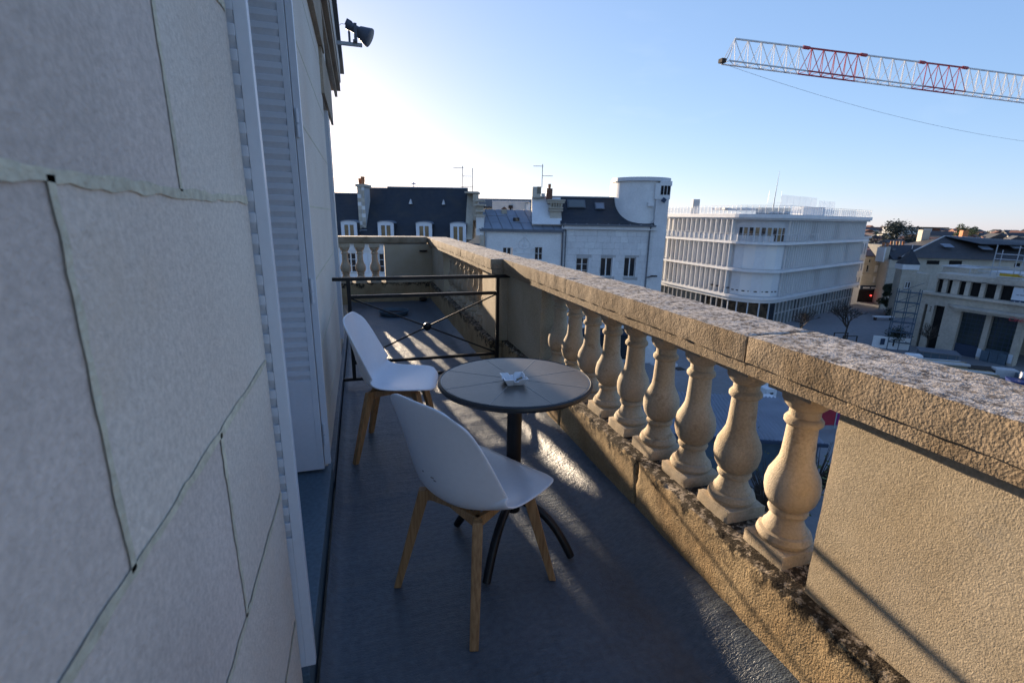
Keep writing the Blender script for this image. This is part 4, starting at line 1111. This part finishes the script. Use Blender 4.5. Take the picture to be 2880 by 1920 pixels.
# ---- pale houses closing the street
h = ST('red_roof_house', 'beige stone house with a red tiled roof and a dark shopfront at the street end', 'house', 71.4, 96)
holed_wall('wall', M_cream, h, -2.6, 1.9, G-.5, -5.0, 0, .4, [(-.05, .62, -6.25, -5.5), (-.25, .5, -8.05, -6.7), (-.1, .45, -10.1, -8.95), (-1.6, -1.2, -6.3, -5.55), (-1.8, -1.3, -8.05, -6.7)])
window(h, -.05, -6.25, .67, .75, frw=.05); window(h, -.25, -8.05, .75, 1.35, pane=M_white, frw=.05); window(h, -.1, -10.1, .55, 1.15, pane=M_white, frw=.05); window(h, -1.6, -6.3, .4, .75, frw=.05, leaves=1); window(h, -1.8, -8.05, .5, 1.35, frw=.05, leaves=1)
for z in (-6.55, -8.4): block('string_course', h, M_cream2, -2.6, 1.9, -.12, .02, z, z+.12)
block('eaves', h, M_rust, -2.7, 1.9, -.3, .02, -5.08, -4.95)
MB().prism([(-2.7, -.3, -4.95), (1.9, -.3, -4.95), (1.9, 3.4, -3.7), (-.4, 3.4, -4.0), (-2.6, 3.4, -4.8)], (0, 4, 0)).build('roof', M_tile, h)
block('shopfront', h, M_navy, -2.6, 1.9, -.35, .02, -11.5, -10.7); block('shop_glass', h, M_dark, -2.6, 1.9, -.1, .1, G, -11.5)
for x in (-2.0, -.4): block('fascia_board', h, M_sign, x, x+1.3, -.40, -.36, -11.25, -11.0)
tag(MB().lathe([(.01, -.15), (.13, -.09), (.15, 0), (.13, .09), (.01, .15)], (0, 0, 0), 12).build('shop_light', M_redlight), 'glowing red shop light under the dark shopfront', 'light').location = S(71.0, 95.3, -12.6)
h = ST('slate_house', 'pale stone house with a plain dark slate roof and a row of chimney pots', 'house', 68, 88)
holed_wall('wall', M_cream, h, -.3, 9, G-.5, -5.0, 0, .4, [(1.7, 2.5, -6.1, -5.4), (1.55, 2.35, -8.2, -6.9)])
window(h, 1.7, -6.1, .8, .7, frw=.05); window(h, 1.55, -8.2, .8, 1.3, bars=1, frw=.05)
block('string_course', h, M_cream2, -.3, 9, -.12, .02, -6.55, -6.42)
MB().prism([(.1, -.3, -5.05), (12, -.3, -5.05), (12, 3.4, -2.55), (.2, 3.4, -2.55)], (0, 4, 0)).build('roof', M_slate, h)
block('chimney_wall', h, M_cream2, -.75, .05, .9, 2.6, -5.3, -2.75); block('chimney_wall', h, M_white, -1.0, -.751, .8, 2.7, -5.5, -2.95)
for y in (1.2, 2.2): pot(h, -.4, y, -2.75, .65, .2)
for k in range(5): pot(h, 2.3+k*.55, 3.9, -2.6, .72, .2, M_cream2 if k % 2 else M_terra)
block('roof_hatch', h, M_zincd, 1.2, 1.8, 1.9, 2.1, -3.5, -3.1)
# turret
t = ST('turret', 'square stone turret with a steep pointed slate cap beside the evergreen tree', 'tower', 65.2, 80, 0, -14)
block('wall', t, M_cream2, -1.1, 1.0, 0, 2.2, G, -5.7); block('cornice', t, M_white, -1.25, 1.15, -.15, 2.3, -6.0, -5.15)
MB().add([(-1.25, -.2, -5.15), (1.2, -.2, -5.15), (1.2, 2.3, -5.15), (-1.25, 2.3, -5.15), (.1, 1.1, -2.6)], [(0, 1, 4), (1, 2, 4), (2, 3, 4), (3, 0, 4), (3, 2, 1, 0)]).build('roof', M_slate, t)
MB().tube([(.1, 1.1, -2.7), (.1, 1.1, -2.0)], .06, 6).build('finial', M_rail, t)
window(t, -.3, -9.0, .75, 1.0, y=-.05, depth=.06, frw=.05); block('string_course', t, M_cream2, -1.2, 1.1, -.12, .02, -9.6, -9.4)
block('side_wing', t, M_cream2, 1.01, 3.2, .5, 4, G, -6.6)

# hipped slate roof building behind the theatre
h = ST('hipped_roof_hall', 'long stone hall with a broad hipped slate roof and skylights behind the theatre', 'building', 78, 86, 0, -12)
block('wall', h, M_cream, -8, 22, 0, 14, G, -4.5)
for x, z in ((-4.6, -5.6), (-1.2, -5.5), (8.5, -5.6), (11.3, -5.6)): block('window', h, M_dark, x, x+1.9 if x < 5 else x+.8, -.06, .02, z, z+.65)
MB().add([(-9, -.8, -4.5), (23, -.8, -4.5), (23, 15, -4.5), (-9, 15, -4.5), (1.0, 7, -.95), (14, 7, -1.5)], [(0, 1, 5, 4), (1, 2, 5), (2, 3, 4, 5), (3, 0, 4), (3, 2, 1, 0)]).build('roof', M_slate2, h)
MB().tube([(-9, -.8, -4.4), (1, 7, -.85)], .12, 5).build('hip_flashing', M_conc, h); MB().tube([(1, 7, -.85), (14, 7, -1.4)], .12, 5).build('ridge_flashing', M_conc, h)
MB().prism([(1.0, 6.9, -.9), (4.2, 2.2, -2.0), (14, 2.2, -2.05), (14, 6.9, -1.35)], (0, .1, .1)).build('lower_roof', M_slate, h)
for x, y, z in ((-.9, 2.7, -2.75), (4.6, 2.0, -2.95), (9.2, 2.2, -2.6)): MB().prism([(x, y, z), (x+1.5, y, z), (x+1.2, y+1.1, z+.55), (x-.3, y+1.1, z+.55)], (0, -.12, .12)).build('skylight', M_zinc, h)
block('tall_chimney', h, M_cream2, -1.6, -.3, 9, 10.5, -2, .2); block('tall_chimney', h, M_terra, 5.0, 5.9, 9, 10, -1.5, .25)
block('white_gable', h, M_white, 15.5, 19.5, -2.0, 6, G, -1.9)

# ---- theatre
TP = ST('theatre', 'pale stone theatre front with tall pillars, deep canopy and dark gridded windows', 'theatre', 54.9, 55, 0, -65)
def TB(name, mt, x0, x1, y0, y1, z0, z1): return block(name, TP, mt, x0, x1, y0, y1, z0, z1)
TB('roof_cornice', M_theatre, -5.6, 9, -.35, 8, -5.08, -4.47); TB('roof_deck', M_conc, -5.5, 9, 0, 16, -5.2, -4.6)
ups = [(-5.5, -4.92), (-4.46, -3.98), (-3.32, -2.68), (-2.25, -1.28), (-.86, .12), (.52, 1.56)]
ed_ = -5.62
for a, b in ups:
    TB('upper_pillar', M_theatre, ed_, a, 0, .6, -6.85, -5.08); ed_ = b
    TB('upper_opening', M_dark, a, b, .5, .7, -6.85, -5.08)
TB('upper_pillar', M_theatre, 1.56, 9, 0, .6, -6.85, -5.08)
TB('ledge', M_theatre, -6.8, 9, -.6, 1, -7.16, -6.87); TB('wall_band', M_theatre, -6.75, 9, -.05, 1, -8.45, -7.16)
TB('side_wall', M_theatre, -6.7, -5.7, .6, 14, G, -7.0); TB('back_wall', M_cream2, -6, 9, 8, 16, G, -5.0)
cn_ = MB().prism([(-3.9, -.05, -8.03), (9, -.05, -8.03), (9, -1.6, -8.06), (-2.6, -1.6, -8.06)], (0, 0, -.22)).build('canopy', M_theatre, TP)
TB('canopy_step', M_theatre, -2.75, 9, -1.35, -.05, -8.55, -8.26)
for a, b in ((-6.8, -6.2), (-5.88, -5.18), (-4.1, -2.4), (-.05, .45), (2.72, 3.2)): TB('pillar', M_theatre, a, b, -.12, .9, G, -8.45)
for a, b in ((-6.2, -5.88), (-5.18, -4.1)): TB('dark_doorway', M_dark, a, b, .5, .8, G, -8.45)
for x0, x1 in ((-2.4, -.05), (.45, 2.72)):
    fr = MB().box(x0, x1, .42, .5, -12.6, -8.5); fr = fr.build('window', M_navy, TP)
    for i in range(5):
        for j in range(8):
            wx_, wz_ = (x1-x0)/5, 4.1/8
            block('pane', fr, M_glasst, x0+i*wx_+.05, x0+(i+1)*wx_-.05, .36, .40, -12.6+j*wz_+.05, -12.6+(j+1)*wz_-.05)
    TB('door_panel', M_bluesh if x0 > 0 else M_navy, x0, x1, .3, .45, G, -12.62)
for x in (.45, 1.25, 2.0): TB('hoarding_panel', M_bluesh, x, x+.72, -.5, -.44, G, -12.75)
for z in (-8.72, -8.95, -9.18):
    o = MB().lathe([(.07, 0), (.07, .05)], (0, 0, 0), 10).build('round_vent', M_dark, TP); o.rotation_euler = (R(90), 0, 0); o.location = (-5.5, -.1, z)
for k, a in enumerate((-.05, 2.72)): TB('pillar_wrap', M_sign, a-.02, a+.36, -.16, -.121, -13.7, -12.7)
bn = T('banner', 'white and navy construction banner with partial lettering on the theatre front', 'banner', (0, 0, 0)); bn.parent = None
bn.location = S(54.9, 55)+Vector((0, 0, 0)); bn.rotation_euler = (0, 0, -YAW+R(-65))
block('banner_sheet', bn, M_sign, 1.62, 6, -.14, -.10, -6.65, -5.3); block('banner_foot', bn, M_navy, 1.62, 6, -.14, -.10, -7.1, -6.651)
def text(body, size, loc, mt, parent, name, rot=(R(90), 0, 0), ext=.01, shear=0):
    c = bpy.data.curves.new(name, 'FONT'); c.body = body; c.size = size; c.extrude = ext
    c.shear = shear; q = bpy.data.objects.new(name, c)
    me = bpy.data.meshes.new_from_object(q); me.name = name; bpy.data.objects.remove(q); me.materials.clear(); me.materials.append(mt)
    o = bpy.data.objects.new(name, me); col.objects.link(o); o.parent = parent; o.location = loc; o.rotation_euler = rot; return o
text('A  R', .38, (1.85, -.15, -7.03), M_sign, bn, 'banner_letters'); text('T', .34, (2.42, -.15, -5.72), M_navy, bn, 'banner_letters'); text('LES TRAVAUX', .17, (1.95, -.15, -6.12), M_navy, bn, 'banner_letters')
sgn = T('neon_script', 'red script lettering sign hanging under the theatre canopy edge', 'sign', S(54.9, 55), -YAW+R(-65))
tx = text('Cin\u00e9ma', .62, (2.35, -1.66, -8.75), M_craneR, sgn, 'letters', shear=.35)

# scaffolding and roof works
sc = T('scaffold', 'grey scaffold frame standing on the theatre roof', 'scaffold', S(54.9, 55), -YAW+R(-65))
def SCP(p, q, r=.05): MB().tube([p, q], r, 5).build('tube', M_steel, sc)
for x in (-1.7, .3):
    for y in (2.6, 4.2): SCP((x, y, -4.6), (x, y, -.9 if y < 3 else -1.5))
for z in (-1.9, -2.5, -3.6): SCP((-1.75, 2.6, z), (.35, 2.6, z)); SCP((-1.75, 4.2, z-.1), (.9, 4.2, z-.1))
SCP((-4.5, 1.5, -3.5), (4, 3.5, -3.6)); SCP((-4.5, 1.5, -3.55), (-.3, 3.2, -3.4), .06); SCP((.3, 2.6, -3.2), (3.4, 2.8, -3.7))
SCP((-3.0, 1.0, -4.6), (-3.0, 1.0, -3.6)); SCP((-2.4, 1.2, -3.9), (2, 1.4, -4.0))
yb = T('yellow_beam', 'long yellow lattice beam lying on the theatre roof', 'beam', S(54.9, 55), -YAW+R(-65))
block('beam_end', yb, M_yellow, -.4, 1.2, 1.3, 1.7, -4.3, -3.95)
for z in (-4.25, -3.98): MB().tube([(1.2, 1.5, z), (3.9, 1.5, z-.02)], .06, 5).build('chord', M_yellow, yb)
for k in range(7): MB().tube([(1.2+k*.38, 1.5, -4.25), (1.55+k*.38, 1.5, -3.98)], .035, 4).build('lattice_bar', M_yellow, yb)
tag(MB().box(-.35, 1.7, .5, 1.0, -4.6, -4.42).build('timber_bundle', M_timber), 'flat bundle of pale timber on the theatre roof edge', 'timber').matrix_world = Matrix.Translation(S(54.9, 55)) @ Matrix.Rotation(-YAW+R(-65), 4, 'Z')
rb = T('roof_stair_block', 'plain stone stair block rising at the left of the theatre roof', 'building', S(54.9, 55), -YAW+R(-65))
block('wall', rb, M_theatre, -6.6, -3.4, 3, 7, -8, -3.9); block('coping', rb, M_conc, -6.75, -3.3, 2.9, 7.1, -3.9, -3.75)
wp = T('white_roof_post', 'tall white boarded post beyond the yellow beam on the right', 'post', S(54.9, 55), -YAW+R(-65))
block('post', wp, M_white, 3.3, 3.85, 2.4, 3.0, -4.6, -1.1); block('board', wp, M_navy, 3.86, 6, 2.5, 2.9, -2.3, -1.6); block('side_board', wp, M_white, 3.86, 6, 2.5, 2.9, -1.6, -.9)
lf = T('site_ladder_tower', 'thin blue-grey scaffold stair tower between the turret and the theatre', 'scaffold', S(47.3, 59), -YAW+R(-30))
for x in (0, 1.1, 2.2):
    for y in (0, 1.2): MB().tube([(x, y, G), (x, y, -6.4)], .05, 5).build('upright', M_bluesh, lf)
for k in range(6):
    z = -13+k*1.25; MB().tube([(0, 0, z), (2.2, 0, z)], .04, 5).build('ledger', M_bluesh, lf); block('deck', lf, M_navy, 0, 2.2, .1, 1.1, z-.1, z-.04)
    MB().tube([(0, 0, z), (2.2, 0, z+1.2)], .035, 5).build('brace', M_bluesh, lf)

# ---- square: hoardings, stores, trees
hd2 = ST('site_hoarding', 'white curved site hoarding with two dark posters and planting on top', 'hoarding', 47.3, 59, G)
mb = MB(); n = 8
pp = [(-1.2+3.6*k/n, .9-.9*math.sin(math.pi*.5*k/n)*1.6, 0) for k in range(n+1)]
for (xa, ya, _), (xb, yb_, _) in zip(pp, pp[1:]): mb.prism([(xa, ya, 0), (xb, yb_, 0), (xb, yb_+.12, 0), (xa, ya+.12, 0)], (0, 0, 1.5))
mb.build('board', M_white, hd2); block('poster', hd2, M_navy, -.7, .15, .28, .36, .45, 1.25); block('poster', hd2, M_rust, .55, 1.15, -.16, -.08, .4, 1.25)
def shrub(name, label, a, b, z, rad, hgt, mt, n, cat='bush', leaf=.12, stems=8, group=None):
    t = ST(name, label, cat, a, b, z, 0, group); rnd = random.Random(int(a*31+b*7))
    st = MB()
    for k in range(stems):
        an = rnd.uniform(0, 6.28); q = rnd.uniform(.3, .9)
        st.tube([(0, 0, 0), (rad*q*.4*math.cos(an), rad*q*.4*math.sin(an), hgt*.5), (rad*q*math.cos(an), rad*q*math.sin(an), hgt*rnd.uniform(.6, .95))], .03, 4, [.04, .025, .008])
    st.build('stems', M_bark, t, kind='stuff')
    cr = MB(); cl = [(rnd.gauss(0, .42)*rad, rnd.gauss(0, .42)*rad, hgt*(.55+rnd.gauss(0, .2))) for _ in range(max(6, n//60))]
    for k in range(n):
        c = cl[k % len(cl)]; s = rad*.22
        p = Vector((c[0]+rnd.gauss(0, s), c[1]+rnd.gauss(0, s), c[2]+rnd.gauss(0, s)))
        if p.z < .1: p.z = .1
        a1_ = Vector((rnd.gauss(0, 1), rnd.gauss(0, 1), rnd.gauss(0, 1))).normalized()*leaf; b1_ = a1_.orthogonal().normalized()*leaf*.6
        cr.quad(p-a1_, p-b1_, p+a1_, p+b1_)
    cr.build('foliage', mt, t, kind='stuff')
    return t
shrub('planter_shrub', 'dark planting spilling over the curved white hoarding', 48.2, 59.8, G+1.2, 1.6, 1.0, M_leaf3, 700)
def bare_tree(label, a, b, z, hgt, seed, spread=.55, depth=5, twig=.02):
    rnd = random.Random(seed); t = ST('bare_tree', label, 'tree', a, b, z, 0, 'bare trees on the square')
    tr = MB(); br = MB()
    def grow(p, d, l, r, k):
        q = p+d*l
        (tr if k == 0 else br).tube([p, p+d*l*.5+Vector((rnd.gauss(0, .03), rnd.gauss(0, .03), 0))*l, q], r, 5 if k < 2 else 3, [r, r*.85, r*.68])
        if k >= depth: return
        for _ in range(3 if k else 5):
            nd = (d*1.0+Vector((rnd.gauss(0, spread), rnd.gauss(0, spread), rnd.gauss(.12, spread*.5)))).normalized()
            grow(q-d*l*rnd.uniform(0, .45)*(k > 0), nd, l*rnd.uniform(.6, .85), max(twig, r*.62), k+1)
    grow(Vector((0, 0, 0)), Vector((0, 0, 1)), hgt*.30, hgt*.022, 0)
    tr.build('trunk', M_bark, t); br.build('crown', M_bark, t)
    return t
bt = bare_tree('bare tree with twiggy crown and a low guard on the square', 44.3, 62.5, G, 6.2, 3, .5, 5)
gd = ST('tree_guard', 'low dark metal guard frame around the foot of the bare tree', 'guard', 44.3, 62.5, G)
for x, y in ((-.9, -.9), (.9, -.9), (-.9, .9), (.9, .9)): block('post', gd, M_rust, x-.05, x+.05, y-.05, y+.05, 0, 1.0)
for y in (-.9, .9): block('rail', gd, M_rust, -.9, .9, y-.03, y+.03, .9, 1.0)
bare_tree('smaller bare tree in front of the glazed shopfront', 38.2, 62.5, G, 5.2, 8, .55, 5)
bare_tree('leafless shrub-like tree before the theatre doorway', 50.1, 56.5, G, 4.5, 12, .5, 4)
# evergreen tree at the street end
def leafy(name, label, a, b, z, rad, hgt, mt, n, leaf, trunk_h=1.5, seed=1, group=None, cat='tree', nc=26):
    rnd = random.Random(seed); t = ST(name, label, cat, a, b, z, 0, group)
    MB().tube([(0, 0, 0), (.05, 0, trunk_h), (0, .05, hgt*.6)], .2, 7, [.05*hgt*.6, .04*hgt*.6, .015*hgt]).build('trunk', M_bark, t)
    cr = MB(); cl = []
    for _ in range(nc):
        an = rnd.uniform(0, 6.28); zz = rnd.uniform(.12, .95); q = math.sqrt(max(.05, 1-(2*zz-1.0)**2))*rad*rnd.uniform(.35, .95)
        cl.append((Vector((q*math.cos(an), q*math.sin(an), trunk_h+(hgt-trunk_h)*zz)), rad*rnd.uniform(.2, .36)))
    for k in range(n):
        c, s = cl[rnd.randrange(nc)]
        d = Vector((rnd.gauss(0, 1), rnd.gauss(0, 1), rnd.gauss(0, 1))).normalized()*s*rnd.uniform(.5, 1.0)
        p = c+d; a1_ = Vector((rnd.gauss(0, 1), rnd.gauss(0, 1), rnd.gauss(0, 1))).normalized()*leaf; b1_ = a1_.orthogonal().normalized()*leaf*.6
        cr.quad(p-a1_, p-b1_, p+a1_, p+b1_)
    cr.build('crown', mt, t)
    return t
leafy('evergreen_tree', 'dense dark evergreen tree in the street before the pale houses', 65.6, 83.5, G, 2.1, 4.9, M_leaf, 7000, .13, .9, 5)
shrub('street_shrub', 'low dark shrubs and parasols at the foot of the evergreen tree', 65.0, 81.5, G, 1.3, 1.2, M_leaf3, 400)
bn2 = ST('street_bench', 'pale bench in front of the street shrubs', 'bench', 60.5, 77.5, G)
block('seat', bn2, M_white, -1.6, 1.6, -.3, .3, .5, .65)
for x in (-1.3, 1.3): block('leg', bn2, M_rust, x-.1, x+.1, -.25, .25, 0, .5)
# concrete blocks
for k, (x, y, lab) in enumerate([(27.2, 29.9, 'white concrete block standing apart, nearest the site roof'), (32.4, 30.5, 'white concrete block nearest the viewer in the row of blocks'), (34.2, 32.3, 'second white concrete block in the row on the square'), (35.9, 34.2, 'farthest white concrete block in the row on the square')]):
    t = T('concrete_block', lab, 'block', (x, y, G), R(-12+k*3), 'white concrete security blocks')
    MB().box(-.55, .55, -.5, .5, .08, .95).build('body', M_white, t, bevel=.04)
    for q in (-.3, .3): block('foot', t, M_conc, q-.15, q+.15, -.45, .45, 0, .082)
    block('lifting_slot', t, M_dark, -.18, .18, -.52, -.48, .45, .6)
# red and white site fence + site cabin roof + shrubs below
fe = T('site_fence', 'red, white and magenta panelled site fence below the balustrade', 'fence', (28.2, 27.0, G), math.atan2(-.55, 2.2))
for k, mt in enumerate((M_red, M_white, M_purple, M_white, M_red, M_purple, M_white, M_red)):
    block('panel', fe, mt, -1.2+k*1.45+(.1 if k > 0 else .6), .2+k*1.45, -.03, .03, .25, 1.75)
    block('post', fe, M_steel, .2+k*1.45, .28+k*1.45, -.05, .05, 0, 1.9)
cbn = T('site_cabin', 'site cabin with a blue-grey corrugated metal roof below the balusters', 'cabin', (23.2, 24.6, G), R(-24))
block('wall', cbn, M_bluesh, -4.2, 4.2, -3.2, 3.2, 0, 2.5)
for k in range(34):
    x = -4.4+k*.26; MB().prism([(x, -3.5, 2.55), (x+.13, -3.5, 2.66), (x+.255, -3.5, 2.55), (x+.255, -3.5, 2.5), (x, -3.5, 2.5)], (0, 7.0, .25)).build('roof_sheet', M_zinc, cbn)
block('gutter', cbn, M_navy, -4.5, 4.5, -3.65, -3.5, 2.4, 2.6)
shrub('winter_shrub', 'thin leafless shrub with a few yellow leaves beyond the nearest baluster', 17.3, 24.5, G, 2.6, 3.6, M_leaf2, 260, 'bush', .1, 70)
shrub('winter_shrub', 'tangled bare shrub over the corner of the corrugated cabin roof', 13.2, 22.0, G, 2.6, 4.2, M_leaf2, 160, 'bush', .09, 80)
tag(MB().box(-.8, .8, -.5, .5, 0, .8).build('orange_crate', M_ochre), 'small orange crate half hidden behind the nearest baluster', 'crate').location = (20.2, 17.6, G)
mp_ = MB().lathe([(.001, .0), (1.5, 0), (1.5, .03), (.001, .03)], (0, 0, 0), 40).build('paving_circle', M_conc); mp_.location = (31.0, 43.5, G+.0); mp_['kind'] = 'structure'
tag(MB().box(-.5, .5, -.5, .5, 0, .03).build('drain_grate', M_rust), 'dark square drain grate set in the plaza paving', 'grate').location = (31.6, 41.5, G+.004)
# building site stores at the right
st_ = ST('site_container', 'blue-grey site shed with a flat lid in front of the theatre', 'shed', 47.0, 51.5, G, -30)
block('body', st_, M_bluesh, -1.6, 1.6, -1, 1, 0, 1.7); block('lid', st_, M_zincd, -1.75, 1.75, -1.15, 1.15, 1.7, 1.82)
for k in range(5): block('rib', st_, M_zincd, -1.4+k*.7-.04, -1.4+k*.7+.04, -1.04, -1.0, .1, 1.6)
for q, (a, b, l, n_, dg, lab) in enumerate([(45.0, 49.5, 5.5, 5, -16, 'long stack of pale planks beside the blue-grey shed'), (46.6, 46.6, 3.4, 4, -22, 'shorter bundle of grey planks nearer the balustrade'), (49.8, 48.6, 4.2, 3, -20, 'low pile of dark scaffold boards right of the planks')]):
    t = ST('plank_stack', lab, 'planks', a, b, G, dg, 'stacked planks on the building site')
    for k in range(n_):
        for j in range(4): block('plank', t, (M_timber, M_conc, M_cream2)[(k+j) % 3] if q != 2 else M_bark, -l/2+random.uniform(-.2, .2), l/2+random.uniform(-.2, .2), -.8+j*.4, -.8+j*.4+.37, .15+k*.24, .15+k*.24+.19)
wt = ST('white_tarp_pack', 'small white wrapped pack beside the shed', 'pack', 44.2, 51.2, G, -20); MB().box(-.7, .7, -.5, .5, 0, 1.5).build('pack', M_white, wt, bevel=.1)
sk = ST('blue_skip', 'deep blue skip at the right edge beyond the coping', 'skip', 48.5, 41.5, G, -30)
MB().prism([(-2.6, -1, 1.5), (2.6, -1, 1.5), (2.2, -1, 0), (-2.2, -1, 0)], (0, 2, 0)).build('body', M_blue, sk); block('rim', sk, M_blue, -2.75, 2.75, -1.1, -1.0, 1.4, 1.6)
pp_ = ST('rolled_sheet', 'pale blue rolled sheet resting on the blue skip', 'roll', 48.8, 42.2, G+1.9, -28); o = MB().lathe([(.32, -1.6), (.32, 1.6)], (0, 0, 0), 16).build('roll', M_rail, pp_, smooth=True); o.rotation_euler = (0, R(90), 0)
for k, (a, b, r_, lab) in enumerate([(44.6, 43.2, 20, 'leftmost ochre sack by the blue skip'), (45.5, 43.0, 60, 'middle ochre sack leaning by the blue skip'), (46.4, 42.2, -10, 'ochre sack touching the blue skip')]):
    t = ST('ochre_sack', lab, 'sack', a, b, G+.02, r_, 'ochre sacks by the skip')
    MB().box(-.7, .7, -.35, .35, 0, 1.3).build('sack', M_ochre, t, bevel=.22)
for k in range(3):
    t = ST('site_box', ('low grey materials box before the theatre panels', 'grey-blue crate right of the boxes before the theatre', 'dark pallet of fittings near the theatre pillar')[k], 'crate', 51.0+k*1.1, 47.8-k*1.2, G, -25); block('body', t, (M_conc, M_bluesh, M_bark)[k], -.9, .9, -.6, .6, .12, 1.0-.1*k)
    for q in (-.6, .6): block('skid', t, M_bark, q-.1, q+.1, -.6, .6, 0, .119)

# ---- skyline
rnd = random.Random(11)
def house_lump(mb, mr, x, y, z, wd, dp, hh, rh, rz_):
    c, s = math.cos(rz_), math.sin(rz_)
    f = lambda px, py, pz_: (x+px*c-py*s, y+px*s+py*c, z+pz_)
    v = [f(i*wd/2, j*dp/2, k) for k in (0, hh) for j in (-1, 1) for i in (-1, 1)]
    mb.add(v, [(0, 1, 5, 4), (2, 6, 7, 3), (0, 4, 6, 2), (1, 3, 7, 5), (4, 5, 7, 6)])
    r = [f(-wd/2-.3, -dp/2-.3, hh), f(wd/2+.3, -dp/2-.3, hh), f(wd/2+.3, dp/2+.3, hh), f(-wd/2-.3, dp/2+.3, hh), f(-wd/2-.3, 0, hh+rh), f(wd/2+.3, 0, hh+rh)]
    mr.add(r, [(0, 1, 5, 4), (2, 3, 4, 5), (3, 0, 4), (1, 2, 5)])
walls, red, dark = MB(), MB(), MB()
for k in range(900):
    an = R(rnd.uniform(20, 80)); D = 190+640*rnd.random()**1.2
    x, y = D*math.sin(an), D*math.cos(an)
    house_lump(walls, red if rnd.random() < .55 else dark, x, y, G, rnd.uniform(8, 16), rnd.uniform(7, 10), rnd.uniform(2.5, 6.5)+min(3.0, D*.006), rnd.uniform(1.5, 3), rnd.uniform(0, 3.1))
fh = walls.build('distant_house_walls', M_cream, kind='stuff'); tag(fh, 'pale walls of the distant town houses along the skyline', 'town')
fh = red.build('distant_red_roofs', mat('distant_red_roof', (.20, .10, .075), .9, .2, .05), kind='stuff'); tag(fh, 'red tiled roofs of the distant town along the skyline', 'town')
fh = dark.build('distant_slate_roofs', mat('distant_slate_roof', (.07, .075, .085), .9, .2, .05), kind='stuff'); tag(fh, 'grey slate roofs of the distant town along the skyline', 'town')
trs = MB()
for k in range(230):
    an = R(rnd.uniform(20, 80)); D = 260+640*rnd.random()**.8
    x, y = D*math.sin(an), D*math.cos(an); hh = rnd.uniform(6, 10.5); rr = rnd.uniform(4, 9)
    for q in range(70):
        p = Vector((x+rnd.gauss(0, rr*.5), y+rnd.gauss(0, rr*.5), G+hh*rnd.uniform(.25, 1.02)))
        a1_ = Vector((rnd.gauss(0, 1), rnd.gauss(0, 1), rnd.gauss(0, 1))).normalized()*1.3; b1_ = a1_.orthogonal().normalized()*.9
        trs.quad(p-a1_, p-b1_, p+a1_, p+b1_)
fh = trs.build('distant_trees', mat('distant_foliage', (.085, .10, .055), .9, .3, .03), kind='stuff'); tag(fh, 'distant tree belt along the skyline', 'trees')
leafy('cedar_tree', 'tall dark cedar-like tree on the skyline just right of the corner block', 128, 165, G, 9.0, 15.0, M_leaf3, 9000, .34, 3, 9, nc=44)
leafy('young_leafed_tree', 'pale green round tree breaking the skyline near the right edge', 228, 250, G, 6.5, 14.6, M_leaf2, 5200, .36, 3, 21)
leafy('young_leafed_tree', 'small pale green tree among the roofs left of the chimney pots', 142, 170, G, 5, 9.5, M_leaf2, 4200, .3, 2, 23)
wl = ST('white_long_block', 'long white flat-topped block on the far skyline', 'building', 255, 320, G); block('wall', wl, M_white, -9, 14, 0, 12, 0, 12.6); block('roof_slab', wl, M_rust, -10, 24, -1, 13, 12.6, 13.2); block('red_wing', wl, M_tile, 14.01, 20, 1, 12, 0, 12.4)

# ---- crane jib
cr_ = T('crane_jib', 'long red and white lattice crane jib reaching in from the right against the sky', 'crane', (0, 0, 0))
tip_b, end_b = Vector((38.57, 48.54, 17.75)), Vector((87.66, 48.43, 17.75))
jd = (end_b-tip_b); jl = jd.length; jd.normalize(); perp = Vector((-jd.y, jd.x, 0))
hh0, hh1 = 2.35, 3.1
cr_.location = tip_b
ext = 1.6
def J(s, lat, z): return jd*s+perp*lat+Vector((0, 0, z))
sec = [(0, .215, 0), (.215, .39, 1), (.39, .585, 0), (.585, .74, 1), (.74, 1.1, 0), (1.1, 1.25, 1), (1.25, ext, 0)]
for a, b, c in sec:
    mt = (M_craneW, M_craneR)[c]; sa, sb_ = a*jl, b*jl
    hA, hB = hh0+(hh1-hh0)*min(1, a), hh0+(hh1-hh0)*min(1, b)
    MB().tube([J(sa+(.9 if a == 0 else 0), 0, hA), J(sb_, 0, hB)], .105, 6).build('top_chord', mt, cr_)
    for l in (-.65, .65): MB().tube([J(sa, l, 0), J(sb_, l, 0)], .085, 6).build('bottom_chord', mt, cr_)
    nb = max(2, int(round((sb_-sa)/1.75))); lat = MB()
    for k in range(nb):
        s0, s1 = sa+(sb_-sa)*k/nb, sa+(sb_-sa)*(k+1)/nb; sm = (s0+s1)/2; hz = hA+(hB-hA)*(k+.5)/nb
        for l in (-.65, .65):
            lat.tube([J(s0, l, 0), J(sm, 0, hz)], .04, 4); lat.tube([J(s1, l, 0), J(sm, 0, hz)], .04, 4)
        lat.tube([J(s0, -.65, 0), J(s1, .65, 0)], .035, 4); lat.tube([J(s0, -.65, 0), J(s0, .65, 0)], .035, 4)
    lat.build('lattice', mt, cr_, kind='stuff')
    if a > 0: MB().tube([J(sa-.45, 0, hA), J(sa+.45, 0, hA)], .19, 6).build('joint_sleeve', M_craneR, cr_)
tp = MB(); tp.box(-.28, .28, -.3, .3, -.2, .2); o = tp.build('tip_pulley', M_rust, cr_); o.location = J(-.4, 0, .1)
MB().tube([J(0, 0, 0), J(1.0, 0, hh0)], .05, 5).build('tip_strut', M_steel, cr_)
ln = []
for k in range(25):
    t = k/24; ln.append(J(t*jl*1.3, 0, -.2-4*2.55*t*(1-t*.52)*1.0))
MB().tube(ln, .018, 4).build('slack_cable', M_steel, cr_)
